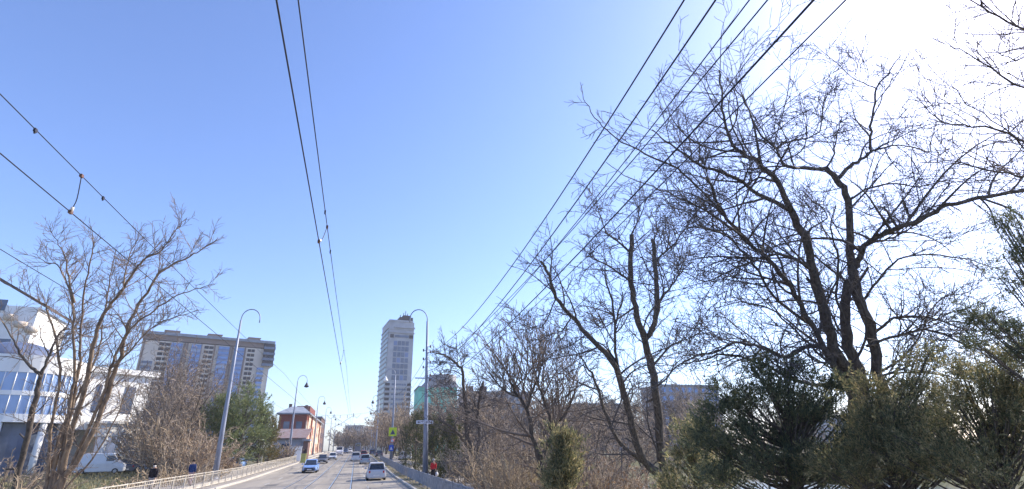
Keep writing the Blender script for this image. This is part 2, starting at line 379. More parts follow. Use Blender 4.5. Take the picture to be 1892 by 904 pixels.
def leaves(Pts, Dirs, size, rn, w_=.4, jitter=.5):
    """one small diamond-shaped blade per point"""
    n = len(Pts); D = Dirs+rn.normal(0, jitter, (n, 3)); D /= np.linalg.norm(D, axis=1, keepdims=True)
    S_ = np.cross(D, rn.normal(0, 1, (n, 3))); S_ /= np.linalg.norm(S_, axis=1, keepdims=True)
    s = (size*rn.uniform(.6, 1.4, n))[:, None]
    V = np.stack([Pts, Pts+D*s*.5+S_*s*w_*.5, Pts+D*s, Pts+D*s*.5-S_*s*w_*.5], 1).reshape(-1, 3)
    I = np.arange(4*n).reshape(-1, 4); return V, I
def foliage(name, V, I, m, parent, loc=None):
    return link_mesh(name, V, lambda me, V: fast_mesh(me, V, I, 4), m, parent, loc)

def traced_tree(loc, limbs, cfg, seed, label, name='bare_tree', group=None, bark='bark', twig='twig', extra=0, cat='bare tree', bias=None, kn=1., kl=1., kr=1.):
    """limbs: (list of (px,py,depth)) r0, r1, nshoots, shoot length"""
    rn = random.Random(seed); root = empty(name, loc, label, cat, group)
    T, C = MB(), Paths()
    for line, r0, r1, ns, Ls in limbs:
        w_ = smooth_line([pt(*q) if len(q) == 3 else q[0] for q in line], 4); n = len(w_)
        w_ = [p+np.array([rn.gauss(0, 1), rn.gauss(0, 1), rn.gauss(0, 1)])*(.012+.09*min(r0, .15)) if 0 < i < n-1 else p for i, p in enumerate(w_)]
        rad = [(r0+(r1-r0)*(i/(n-1))**.8)*(1+rn.uniform(-.06, .1)) for i in range(n)]
        T.tube(w_, rad, 8 if r0 > .05 else 6)
        if r0 > .03:                                    # broken stubs and knots
            for _ in range(rn.randint(1, 4)):
                i = rn.randint(n//5, n-3); p = w_[i]; d = np.array([rn.gauss(0, 1), rn.gauss(0, 1), rn.gauss(.4, .7)]); d /= np.linalg.norm(d)
                T.tube([p, p+d*rad[i]*1.6, p+d*rad[i]*rn.uniform(2.2, 5)], [rad[i]*.55, rad[i]*.35, rad[i]*.28], 5)
        ns = int(ns*1.35*kn); Ls = Ls*1.45*kl; r0 *= .76*kr; r1 *= .8*kr
        if ns:
            c2 = dict(cfg); c2['n'] = [ns]+cfg['n'][1:]; c2['ratio'] = 1.0
            P2 = [tuple(p) for p in w_]
            # first-level shoots have their own length
            for c in range(ns):
                t = .18+.82*(c+rn.random())/ns; f = t*(n-1); i = min(int(f), n-2)
                p = P2[i]; tg = nrm(tuple(P2[i+1][j]-P2[i][j] for j in range(3)))
                rv = nrm((rn.gauss(0, 1), rn.gauss(0, 1), rn.gauss(0, .8)+.35))
                if bias is not None: rv = nrm((rv[0]+bias[0], rv[1]+bias[1], rv[2]+bias[2]))
                dt = sum(rv[j]*tg[j] for j in range(3)); pv = nrm(tuple(rv[j]-tg[j]*dt for j in range(3)))
                an = R(rn.uniform(30, 75)); d = nrm(tuple(tg[j]*math.cos(an)+pv[j]*math.sin(an) for j in range(3)))
                l2 = Ls*rn.uniform(.45, 1.25)*(1-.42*t); rr = max(cfg['rt'], min(rad[i]*.62, l2*.013+.004))
                q = walk(p, d, l2, 10, cfg['wig']*.8, cfg['up'], rn); C.add(q, rr, cfg['rt']*.8, 5 if rr > .022 else 3)
                spawn(C, q, rr, cfg['rt'], l2, 1, cfg, rn, .12)
    t = T.build('trunk', mt[bark], root); C.build('crown', mt[twig], root)
    return root
def free_tree(loc, H, spread, seed, label, group, bark='bark_mid', twig='twig_brown', rt=.02, dens=1., trunk_r=None, stems=1, lean=0, name='bare_tree', cat='bare tree', up=.05, fork=.25, L3=True, dry=0):
    rn = random.Random(seed); root = empty(name, loc, label, cat, group); T, C = Paths(), Paths()
    r = trunk_r or H*.018
    cfg = dict(n=[int(9*dens), int(6*dens), int(4*dens), 2], ratio=.55, angle=42, wig=.16, up=up, rt=rt, max=3 if L3 else 2, lmin=.15)
    tips = []
    for s_ in range(stems):
        a = rn.uniform(0, 6.28); off = .25*(stems > 1)
        p = (loc[0]+off*math.cos(a), loc[1]+off*math.sin(a), loc[2]-.3)
        ln = (spread*.35 if stems > 1 else .1)
        d = nrm((math.cos(a)*ln+lean, math.sin(a)*ln, 1))
        tr = walk(p, d, H*fork+.3, 6, .05, 0, rn); T.add(tr, r, r*.75, 8)
        nl = rn.randint(4, 6) if stems == 1 else rn.randint(2, 4)
        for k in range(nl):
            a2 = 6.28*k/nl+rn.uniform(-.5, .5); sp = rn.uniform(.25, 1)*spread
            d2 = nrm((math.cos(a2)*sp+d[0], math.sin(a2)*sp+d[1], rn.uniform(.8, 1.3)))
            Lb = H*(1-fork)*rn.uniform(.75, 1.05)/max(.6, d2[2])*.95
            q = walk(tr[-1], d2, Lb, 8, .09, .04, rn); T.add(q, r*.62, max(rt, r*.1), 6)
            spawn(C, q, r*.5, max(rt, r*.1), Lb, 0, cfg, rn, .12)
    T.build('trunk', mt[bark], root); c = C.build('crown', mt[twig], root)
    if dry:
        me = c.data; n = len(me.vertices); co = np.empty(n*3, np.float32); me.vertices.foreach_get('co', co); co = co.reshape(-1, 3)
        g = np.random.default_rng(seed); pk = co[g.integers(0, n, dry)]+ORG[root.name]
        V, I = leaves(pk+g.normal(0, .04, pk.shape), np.tile([0, 0, -.5], (dry, 1)), .10, g, .6, .8)
        foliage('dry_leaves', V, I, mt['dryleaf'], root)
    return root
def shrub(loc, H, W, seed, label, group, twig='twig_brown', n=45, rt=.014, dry=0, name='bare_shrub', cat='shrub', kids=(6, 4)):
    rn = random.Random(seed); C = Paths()
    cfg = dict(n=[kids[0], kids[1], 2, 2], ratio=.5, angle=38, wig=.17, up=.03, rt=rt, max=2, lmin=.12)
    for i in range(n):
        a = rn.uniform(0, 6.28); ra = W*.35*math.sqrt(rn.random()); l = rn.uniform(0, 1)
        p = (loc[0]+ra*math.cos(a), loc[1]+ra*math.sin(a), loc[2]-.1)
        d = nrm((math.cos(a)*l*W/H*.9, math.sin(a)*l*W/H*.9, 1)); L = H*rn.uniform(.6, 1.08)
        q = walk(p, d, L, 8, .1, .0, rn); C.add(q, rt*2.2, rt, 4); spawn(C, q, rt*2, rt, L, 0, cfg, rn, .1)
    if dry:
        root = empty(name, loc, label, cat, group); c = C.build('stems', mt[twig], root)
        me = c.data; nn = len(me.vertices); co = np.empty(nn*3, np.float32); me.vertices.foreach_get('co', co); co = co.reshape(-1, 3)
        g = np.random.default_rng(seed); pk = co[g.integers(0, nn, dry)]+ORG[root.name]
        V, I = leaves(pk, np.tile([0, 0, -.3], (dry, 1)), .11, g, .6, .9); foliage('dry_leaves', V, I, mt['dryleaf'], root)
        return root
    return tag(C.build(name, mt[twig], None, loc), label, cat, group)

def evergreen(loc, clumps, seed, label, m, name='juniper_tree', cat='evergreen', group=None, size=.13, per=260, sig=.3, trunk_top=None, tr=.09, stems=True, upw=.5, lw=.25, branch='bark'):
    """clumps: list of (centre, radius scale); foliage sprigs gather round the branch ends"""
    g = np.random.default_rng(seed); rn = random.Random(seed); root = empty(name, loc, label, cat, group)
    top = np.array(trunk_top if trunk_top is not None else clumps[0][0], float); base = np.array(loc, float)-[0, 0, .3]
    T = Paths(); T.add([tuple(base+(top-base)*t+g.normal(0, .04, 3)*(0 < t < 1)) for t in np.linspace(0, 1, 7)], tr, tr*.25, 8)
    PV, DV = [], []
    for c, s in clumps:
        c = np.array(c, float); h = np.clip((c[2]-base[2])/(top[2]-base[2]+1e-6)*.75, .05, .97)
        a = base+(top-base)*h; md = (a+c)/2+np.array([0, 0, -.1*np.linalg.norm(c-a)])
        if stems: T.add([tuple(x) for x in smooth_line([a, md, c], 2)], tr*.3, .008, 4)
        out = (c-a)/(np.linalg.norm(c-a)+1e-6)
        n = int(per*s*g.uniform(.6, 1.3)); ns = max(3, n//14)
        tips = c+g.normal(0, 1, (ns, 3))*sig*s*np.array([1, 1, .75])
        for tp in tips:                            # each sprig: blades along a short twig
            dr = out*.5+(tp-c)/(sig*s+1e-6)*.35+np.array([0, 0, upw])+g.normal(0, .3, 3); dr /= np.linalg.norm(dr)
            t = g.uniform(-.5, 1, 14)[:, None]; PV.append(tp+dr*t*size*1.8+g.normal(0, .25*size, (14, 3))); DV.append(np.tile(dr, (14, 1)))
    V, I = leaves(np.concatenate(PV), np.concatenate(DV), size, g, lw, .45)
    T.build('trunk', mt[branch], root); foliage('foliage', V, I, mt[m], root); return root
def crown_clumps(C, rad, n, seed, shape='ellipsoid', r=(.5, 1.), shell=.45):
    g = np.random.default_rng(seed); out = []
    while len(out) < n:
        v = g.normal(0, 1, 3); v /= np.linalg.norm(v); q = g.uniform(shell, 1)**.7
        if shape == 'cone':
            z = g.uniform(-1, 1); k = (1-z)/2*.9+.1; a = g.uniform(0, 6.28); rr = g.uniform(.4, 1)*k
            v = np.array([math.cos(a)*rr, math.sin(a)*rr, z]); q = 1
        out.append((np.array(C)+v*q*np.array(rad), g.uniform(*r)))
    return out

# ------------------------------------------------------------------ buildings
def gpoint(px, Y):                    # ground position under a pixel column at street distance Y
    p = at(px, 835, Y); return np.array([p[0], p[1], ground_z(p[0], p[1])])
def frame(A, B):
    A = np.array(A, float); B = np.array(B, float); L = np.linalg.norm(B[:2]-A[:2]); ax = np.array([*(B-A)[:2]/L, 0]); return ax, np.array([-ax[1], ax[0], 0]), L

# long beige apartment block
A, B = np.array([-119.8, 335., 1.2]), np.array([-56.0, 355.8, 1.2]); ax, ay, L = frame(A, B); HB = 65.6
r = empty('apartment_block', A, 'tall wide beige apartment block with blue glazed balcony columns and a dark top floor', 'building')
m = MB().obox(A, ax, ay, 0, L, 0, 17, -3, HB-4.5); m.build('wall', mt['beige'], r)
m = MB().obox(A, ax, ay, -.2, L*.93, -.25, 17.2, HB-4.0, HB-.6); m.build('attic', mt['brownclad'], r)
m = MB().obox(A, ax, ay, -1.2, L+1.4, -1.4, 18, HB-.6, HB+.4); m.obox(A, ax, ay, -1.2, L+1.4, -1.5, -1.4, HB-1.2, HB+.4); m.build('roof_edge', mt['roof_grey'], r)
for x0, x1 in ((.14, .25), (.47, .58), (.80, .90)):
    m = MB().obox(A, ax, ay, L*x0, L*x1, 4, 12, HB+.4, HB+2.3); m.obox(A, ax, ay, L*x0-.3, L*x1+.3, 3.7, 12.3, HB+2.3, HB+2.7); m.build('roof_housing', mt['brownclad'], r)
m = MB()
for x in (.305, .325, .655, .675): m.obox(A, ax, ay, L*x-.5, L*x+.5, -.5, 0, 0, HB-4.5)
for x in (.015, .43, .535, .78): m.obox(A, ax, ay, L*x-.4, L*x+.4, -.35, 0, 0, HB-4.5)
m.build('pilaster', mt['brownclad'], r)
NF = 22; fh = (HB-5)/NF
for x0, x1 in ((.205, .29), (.355, .43), (.565, .65), (.69, .77)):      # glazed balcony columns
    for k in range(2, NF):
        z = k*fh; m = MB().obox(A, ax, ay, L*x0, L*x1, -1.3, -.002, z, z+fh*.42, 1)
        m.obox(A, ax, ay, L*x0+.1, L*x1-.1, -1.25, -.003, z+fh*.42, z+fh*.9, 0)
        for q in range(1, 4): m.obox(A, ax, ay, L*(x0+(x1-x0)*q/4)-.05, L*(x0+(x1-x0)*q/4)+.05, -1.25, -1.2, z+fh*.42, z+fh*.9, 2)
        m.obox(A, ax, ay, L*x0-.15, L*x1+.15, -1.45, -.004, z+fh*.9, z+fh, 2)
        m.build('glazed_balcony', [mt['glass_blue'] if (k*7+int(x0*100)) % 5 else mt['glass_pale'], mt['balcony_blue'], mt['balcony_edge']], r)
wn = MB(); cnt = 0
for x0, x1 in ((.12, .20), (.455, .525), (.80, .86)):                  # window columns between pale slabs
    for k in range(NF-1, 1, -1):
        z = k*fh; 
        t = MB() if cnt < 60 else wn
        for h in (0, 1):
            xa = L*(x0+(x1-x0)*h*.53); xb = L*(x0+(x1-x0)*(.47+h*.53)); t.obox(A, ax, ay, xa, xb, -.06, .2, z+.7, z+fh-.35, 0)
            t.obox(A, ax, ay, xa-.1, xb+.1, -.3, -.01, z+.35, z+.6, 1)
        cnt += 1
        if t is not wn: t.build('window', [mt['dark'], mt['white']], r)
tag(wn.build('window_rows', [mt['dark'], mt['white']], r), kind='stuff')
m, m2 = MB(), MB()
for k in range(2, NF-4):
    z = k*fh; m.obox(A, ax, ay, L*.90, L*.955, -1.0, 0, z, z+fh*.5, 0); m.obox(A, ax, ay, L*.90, L*.955, -.9, 0, z+fh*.5, z+fh*.95, 1); m2.obox(A, ax, ay, L*.025, L*.10, -1, 0, z, z+fh*.45, 0); m2.obox(A, ax, ay, L*.025, L*.10, -.9, 0, z+fh*.45, z+fh*.95, 2)
for q_ in (m, m2): q_.build('balcony_stack', [mt['tower_white'], mt['glass_blue'], mt['glass_grey']], r)
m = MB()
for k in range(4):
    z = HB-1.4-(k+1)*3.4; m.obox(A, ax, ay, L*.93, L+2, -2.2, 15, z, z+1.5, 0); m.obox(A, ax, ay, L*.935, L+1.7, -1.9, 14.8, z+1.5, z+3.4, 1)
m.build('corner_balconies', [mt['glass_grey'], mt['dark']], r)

# far white-grey office tower
p0, p1 = gpoint(703, 350), gpoint(753, 352); ax, ay, L = frame(p0, p1); HT = 80.5
r = empty('office_tower', p0, 'slender pale office tower with gridded glass front and dark rooftop plant', 'tower')
m = MB().obox(p0, ax, ay, 0, L, 0, 28, -4, HT); m.build('wall', mt['tower_white'], r)
m = MB()
for i in range(7): m.obox(p0, ax, ay, -.35, -.002, 1+i*3.8, 4.2+i*3.8, 0, HT-5)
m.build('side_glazing', mt['tower_green'], r)
m = MB()
for k in range(24): m.obox(p0, ax, ay, -.7, -.003, .3, 27.5, k*3.2+2.4, k*3.2+3.1)
m.build('side_ledges', mt['tower_white'], r)
for j in range(4):
    for k in range(7):
        x = L*.22+j*L*.155; z = HT-13.6-k*3.72-2.2; m = MB().obox(p0, ax, ay, x, x+L*.135, -.14, .1, z, z+3.0, 0); m.build('window', mt['glass_grey'] if (j*5+k*3) % 7 else mt['balcony_blue'], r)
m = MB().obox(p0, ax, ay, L*.2, L*.86, -.08, .1, HT-39.0, HT-12.2); m.build('glass_grid_frame', mt['tower_white'], r)
m = MB(); m.obox(p0, ax, ay, L*.06, L*.2, -.35, .1, HT-10.8, HT-8.6, 1); m.obox(p0, ax, ay, L*.82, L*.98, -.35, .1, HT-10.8, HT-8.6, 1); m.obox(p0, ax, ay, L*.25, L*.8, -.35, .1, HT-10.5, HT-9.0, 0)
m.build('upper_window_band', [mt['glass_grey'], mt['dark']], r)
for k in range(13):
    z = HT-41.6-k*3.05; m = MB(); m.obox(p0, ax, ay, 0.02, L*.17, -.12, .1, z, z+1.6, 1); m.obox(p0, ax, ay, L*.84, L-.02, -.12, .1, z, z+1.6, 1); m.obox(p0, ax, ay, L*.25, L*.8, -.12, .1, z+.2, z+1.4, 0)
    for q in range(1, 6): m.obox(p0, ax, ay, L*(.25+.55*q/6)-.08, L*(.25+.55*q/6)+.08, -.2, -.1, z+.1, z+1.5, 2)
    m.obox(p0, ax, ay, -.3, L+.3, -.45, -.01, z-1.1, z-.15, 2)
    m.build('window_band', [mt['glass_grey'], mt['dark'], mt['tower_white']], r)
m = MB(); m.obox(p0, ax, ay, -.5, L+.5, -.6, 28.5, HT-7.6, HT-7.0); m.obox(p0, ax, ay, -.2, L+.2, -.25, 28.2, HT-5.4, HT-5.0); m.obox(p0, ax, ay, -.2, L*.95, -.3, 28, HT, HT+1.2); m.obox(p0, ax, ay, L*.2, L+.6, -.8, 12, HT-4.2, HT-3.4)
m.build('cornice', mt['tower_white'], r)
m = MB(); m.obox(p0, ax, ay, L*.4, L*.95, 1, 10, HT+1.2, HT+3.6); m.obox(p0, ax, ay, L*.55, L*.85, 2, 9, HT+3.6, HT+5.2)
for k, h in ((.45, 5.5), (.58, 7), (.66, 8.4), (.74, 6.8), (.88, 5.4)): m.tube([p0+ax*L*k+ay*3+[0,0,HT+3], p0+ax*L*k+ay*3+[0,0,HT+h]], .25, 5)
m.build('roof_plant', mt['dark'], r)

ribbon = mat('ribbon_glass', (.30,.42,.66), .12, (.16,.27,.52), .25, 5, spec=.8)
# white building with blue ribbon windows on the left
p0 = gpoint(-90, 74); pc = gpoint(118, 84); p1 = gpoint(250, 90); pc[2] = -.5
r = empty('white_office_building', pc, 'white curved office building with blue ribbon windows and columned porch', 'building')
arc = []
q0, q1 = p0[:2], pc[:2]; chord = q1-q0; nrmv = np.array([chord[1], -chord[0]])/np.linalg.norm(chord)
for i in range(17):
    t = i/16; arc.append(q0+chord*t+nrmv*4.0*4*t*(1-t))
back = [q1+np.array([-2, 22]), q0+np.array([-6, 22])]
def arcband(z0, z1, off, mi, mm):
    mm.prism([tuple(a+nrmv*off) for a in arc]+[tuple(b_) for b_ in back], z0, z1, mi)
zb = pc[2]; m = MB()
for z0, z1, off in ((6.7, 7.6, .15), (9.65, 10.15, .12), (12.2, 14.2, .12)): arcband(zb+z0, zb+z1, off, 0, m)
m.build('wall', mt['white'], r)
m = MB(); arcband(zb-.6, zb+6.7, -1.2, 0, m); m.build('ground_floor', mt['glass_grey'], r)
for z0, z1 in ((7.6, 9.65), (10.15, 12.2)):
    m = MB(); arcband(zb+z0+.002, zb+z1-.002, 0, 0, m)
    for i in range(0, 16):
        a = arc[i]+nrmv*.06; m.tube([(a[0], a[1], zb+z0), (a[0], a[1], zb+z1)], .06, 4, 1)
    m.build('ribbon_window', [ribbon, mt['white']], r)
for i in range(3, 16, 5):
    a = arc[i]-nrmv*.3; m = MB().tube([(a[0], a[1], zb-.4), (a[0], a[1], zb+6.7)], .35, 10); m.build('column', mt['white'], r)
ax, ay, L = frame(pc, p1)
m = MB().obox(pc, ax, ay, 0.01, L, 0, 20, 6.2, 13.6); m.obox(pc, ax, ay, -.3, L+.7, -.6, 20.5, 13.6, 14.3); m.obox(pc, ax, ay, 2, L-3.5, 4, 20, -.6, 6.2); m.build('wing', mt['white'], r)
m = MB()
for x in (.2, .32, .62, .7): m.obox(pc, ax, ay, L*x, L*x+.7, -.05, .1, 8.4, 12.0)
m.build('window', mt['glass_grey'], r)
m = MB(); m.obox(pc, ax, ay, L*.25, L+.6, -3.0, -.01, 5.3, 6.9); m.obox(pc, ax, ay, L*.2, L+.9, -3.3, 0, 6.9, 7.2); m.build('porch_roof', mt['white'], r)
for x in (.36, .58, .8, 1.0):
    c = pc+ax*L*x-ay*2.6; m = MB().tube([c-[0,0,.6], c+[0,0,5.3]], .38, 12); m.build('column', mt['white'], r)
c = at(34, 650, 88); m = MB(); m.lathe((c[0], c[1], zb+14.0), [(5.0, 0), (5.0, .8)]+[(5.0*math.cos(a*math.pi/16), .8+3.0*math.sin(a*math.pi/16)) for a in range(9)], 28); m.build('dome', mt['domeroof'], r)

# white gabled house behind it
q = at(56, 600, 112); m_ = [at(-60, 600, 112), q]; r0 = np.array([m_[0][0], 112, .5]); r1 = np.array([q[0], 113, .5]); ax, ay, L = frame(r0, r1)
r = empty('white_gabled_house', r1, 'white house with dark red roof and small balconies rising behind the curved white building', 'building')
m = MB().obox(r0, ax, ay, 0, L, 0, 14, -1, 27.5); m.build('wall', mt['white'], r)
ztop = 27.5
m = MB().add([r0+ax*(-.5)+[0,0,ztop+6], r0+ax*(L+.8)+[0,0,ztop+.1], r0+ax*(L+.8)+ay*14+[0,0,ztop+.1], r0+ax*(-.5)+ay*14+[0,0,ztop+6], r0+ax*(-.5)+[0,0,ztop+6.5], r0+ax*(L+.8)+[0,0,ztop+.6], r0+ax*(L+.8)+ay*14+[0,0,ztop+.6], r0+ax*(-.5)+ay*14+[0,0,ztop+6.5]], [(3,2,1,0),(4,5,6,7),(0,1,5,4),(1,2,6,5),(2,3,7,6),(3,0,4,7)])
m.build('roof', mt['roof_dark'], r)
m = MB().prism([tuple((r0+ay*.3)[:2]), tuple((r0+ax*L+ay*.3)[:2]), tuple((r0+ax*L+ay*13)[:2]), tuple((r0+ay*13)[:2])], ztop, ztop+.3); m.build('gable', mt['white'], r)
for i, (x, z) in enumerate(((.60, 25.2), (.80, 24), (.99, 23.2))):
    c = r0+ax*L*x; m = MB().lathe((c[0], c[1], z), [(.1, 0), (.8, .15), (1.0, .5), (1.05, 1.1), (.95, 1.1)], 14); m.build('balcony', mt['beige'], r)
for x, z in ((.3, 20), (.55, 19.5), (.8, 19), (.3, 26.5), (.3, 14), (.6, 14)):
    m = MB().obox(r0, ax, ay, L*x, L*x+1.6, -.07, .1, z, z+2); m.build('window', mt['glass_grey'], r)

# red brick building by the left pavement
X1 = -13.3; YB = 158.; zb = gz(YB)
r = empty('brick_house', (X1, YB, zb), 'two-storey red brick house with grey hipped roof and peeling cream wall facing the street', 'building')
xw = at(512, 800, YB)[0]; D = 62; hb = 11.2
m = MB().box(xw, X1-.3, YB, YB+D, zb-1, zb+hb); m.build('wall', mt['brick'], r)
m = MB().box(X1-.298, X1, YB+.01, YB+D, zb-1, zb+hb-.2); m.build('street_wall', mt['cream'], r)
m = MB(); e = .7; zt = zb+hb
rx0, rx1, ry0, ry1 = xw-e, X1+e, YB-e, YB+D+e; xm = (rx0+rx1)/2
m.add([(rx0,ry0,zt),(rx1,ry0,zt),(rx1,ry1,zt),(rx0,ry1,zt),(xm-1.5,ry0+7,zt+2.1),(xm+1.5,ry0+7,zt+2.1),(xm+1.5,ry1-7,zt+2.1),(xm-1.5,ry1-7,zt+2.1),(rx0,ry0,zt-.35),(rx1,ry0,zt-.35),(rx1,ry1,zt-.35),(rx0,ry1,zt-.35)],
      [(0,1,5,4),(1,2,6,5),(2,3,7,6),(3,0,4,7),(4,5,6,7),(8,9,1,0),(9,10,2,1),(10,11,3,2),(11,8,0,3),(11,10,9,8)]); rf = m.build('roof', mt['roof_grey'], r)
for dx, dy in ((-2, 8), (2, 12), (0, 30)): MB().box(xm+dx-.4, xm+dx+.4, ry0+dy, ry0+dy+.8, zt+1.2, zt+2.9).build('chimney', mt['brick_dark'], rf)
for fx in (.18, .62):
    for z in (zb+6.4,):
        x = xw+(X1-xw)*fx; w_ = MB().box(x, x+1.5, YB-.06, YB+.1, z, z+2.6).build('window', mt['glass_grey'], r)
        MB().box(x-.15, x+1.65, YB-.14, YB-.005, z-.25, z-.02).build('sill', mt['conc'], w_)
for k in range(9):
    for z in (zb+1.6, zb+6.2):
        y = YB+4+k*6.4; w_ = MB().box(X1-.1, X1+.05, y, y+1.3, z, z+2.2).build('window', mt['glass_grey'] if (k*3+int(z)) % 4 else mt['brick'], r)
        MB().box(X1+.004, X1+.14, y-.15, y+1.45, z-.25, z-.02).build('sill', mt['conc'], w_)
for k in (0, 2, 5, 8):
    y = YB+1.5+k*6.4; MB().box(X1+.003, X1+.3, y, y+.9, zb-.5, zb+hb-.3).build('pilaster', mt['brick'] if k in (2, 8) else mt['cream'], r)

# sheds in front of it
a_, c_ = gpoint(502, 128), gpoint(538, 128); zb = gz(128)
r = empty('metal_shed', (a_[0], 128, zb), 'low blue-grey sheet metal shed with a rusty pitched roof before the brick house', 'shed')
xe = at(559, 835, 128)[0]
MB().box(a_[0], xe, 128, 140, zb-1, zb+4.3).build('wall', mt['shed'], r)
m = MB(); m.add([(a_[0]-.5,127.4,zb+4.3),(xe+.5,127.4,zb+4.3),(xe+.5,140.4,zb+6.6),(a_[0]-.5,140.4,zb+6.6),(a_[0]-.5,127.4,zb+4.55),(xe+.5,127.4,zb+4.55),(xe+.5,140.4,zb+6.85),(a_[0]-.5,140.4,zb+6.85)], [(3,2,1,0),(4,5,6,7),(0,1,5,4),(1,2,6,5),(2,3,7,6),(3,0,4,7)])
m.build('roof', mat('rusty_sheet', (.24,.20,.20), .7, (.20,.12,.10), 1.2, 7), r)
xa = at(519, 835, 128)[0]; MB().box(xa, xa+1.8, 127.94, 128.05, zb+2.2, zb+3.4).build('window', mt['glass'], r)
xa, xb = at(537, 840, 120)[0], at(556, 840, 120)[0]; zb = gz(120)
tag(MB().box(xa, xb, 120, 120.35, zb-.4, zb+2.7).box(xa-.1, xb+.1, 119.95, 120.4, zb+2.7, zb+2.85).build('garden_wall', mt['white'], None, (xa, 120, zb)), 'bright white rendered wall beside the blue-grey shed', 'wall')
xa, xb = at(558, 840, 124)[0], at(567, 840, 124)[0]; r = empty('gatehouse', (xa, 124, zb), 'narrow dark gatehouse between the white wall and the brick house', 'booth')
MB().box(xa, xb, 124, 128.5, zb-.4, zb+3.9).build('wall', mt['brick_dark'], r); MB().box(xa-.3, xb+.3, 123.6, 128.8, zb+3.9, zb+4.3).build('roof', mt['roof_grey'], r); MB().box(xa+.25, xb-.25, 123.95, 124.02, zb, zb+2.3).build('door', mt['dark'], r)
xa = at(555, 850, 112)[0]; zb = gz(112)
m = MB().box(xa, xa+.9, 112, 112.8, zb-.2, zb+1.5).box(xa-.06, xa+.96, 111.94, 112.86, zb+1.5, zb+1.6); tag(m.build('utility_cabinet', mt['yellowbox'], None, (xa, 112, zb)), 'yellow-green cabinet standing by the white wall', 'cabinet')
# dark brick building farther on
r = empty('dark_brick_building', (-14.2, 232, 1.9), 'narrow dark brick building beyond the cream wall, half behind lamp posts', 'building')
MB().box(-24, -14.2, 232, 262, 1, 15).build('wall', mt['brick_dark'], r); MB().box(-24, -19, 232.3, 262, 15, 19.5).build('upper_wall', mt['brick'], r); MB().box(-24.4, -13.9, 231.7, 262.4, 15.003, 15.5).build('roof', mt['roof_grey'], r)
for k in range(4):
    for z in (3.5, 7.5, 11.5): MB().box(-14.25, -14.12, 235+k*6.5, 237+k*6.5, z, z+2).build('window', mt['glass_grey'], r)
# distant buildings closing the street
def block(name, px0, px1, ytop, Y, D, label, m, win=True, floors=4, cat='building', wm='glass_grey', cols=8):
    a, b_ = gpoint(px0, Y), gpoint(px1, Y); ax, ay, L = frame(a, b_); z1 = at((px0+px1)/2, ytop, Y)[2]-a[2]
    r = empty(name, a, label, cat); MB().obox(a, ax, ay, 0, L, 0, D, -3, z1).build('wall', m, r)
    MB().obox(a, ax, ay, -.3, L+.3, -.3, D+.3, z1, z1+.5).build('roof', mt['roof_grey'], r)
    if win:
        fh = z1/floors; n = 0
        for k in range(floors):
            for j in range(cols):
                x = L*(j+.25)/cols; MB().obox(a, ax, ay, x, x+L*.5/cols, -.06, .1, k*fh+fh*.3, k*fh+fh*.8).build('window', mt[wm], r)
    return r, a, ax, ay, L, z1
block('distant_apartments', 634, 668, 787, 520, 20, 'hazy grey apartment block closing the far end of the street, left half', mt['farwall'], floors=6)
block('distant_apartments', 669, 700, 789, 560, 20, 'hazy grey apartment block with a lower roof beside the tower foot', mt['farwall'], floors=6)
r, a, ax, ay, L, z1 = block('netted_building', 768, 842, 716, 230, 18, 'building wrapped in bright green netting behind the right lamp post', mt['net'], False)
MB().obox(a, ax, ay, 3, L*.97, .02, 17, z1+.5, z1+2.6).build('upper_floor', mt['conc'], r)
c = a+ax*L*.66+ay*6; MB().lathe((c[0], c[1], a[2]+z1+2.6), [(6.2, -2), (6.2, 2.6), (5.6, 3.1), (0, 3.3)], 24).build('round_roof_tower', mt['conc'], r)
m = MB()
for k in range(1, 9): m.obox(a, ax, ay, L*k/9-.06, L*k/9+.06, -.12, -.01, 0, z1)
m.build('scaffold_poles', mt['conc'], r)
r, a, ax, ay, L, z1 = block('long_flats', 856, 985, 726, 190, 12, 'long low grey block of flats with chimneys seen through the brown trees', mt['farwall'], True, 5, cols=12)
for x in (.1, .3, .6, .8): MB().obox(a, ax, ay, L*x, L*x+1.4, 3, 5, z1+.5, z1+2.6).build('chimney', mt['brick_dark'], r)
block('lakeside_block', 1070, 1170, 748, 175, 12, 'low dark-roofed block beyond the pond behind the middle bare tree', mt['conc'], True, 4, cols=9)
r, a, ax, ay, L, z1 = block('blue_grey_block', 1234, 1345, 714, 165, 14, 'blue-grey clad block beyond the pond beside the junipers', mt['bluebuild'], True, 7, wm='glass_blue', cols=9)
block('pale_block', 1500, 1700, 770, 150, 12, 'pale block beyond the pond glimpsed through the junipers', mt['tower_white'], True, 4, cols=12)

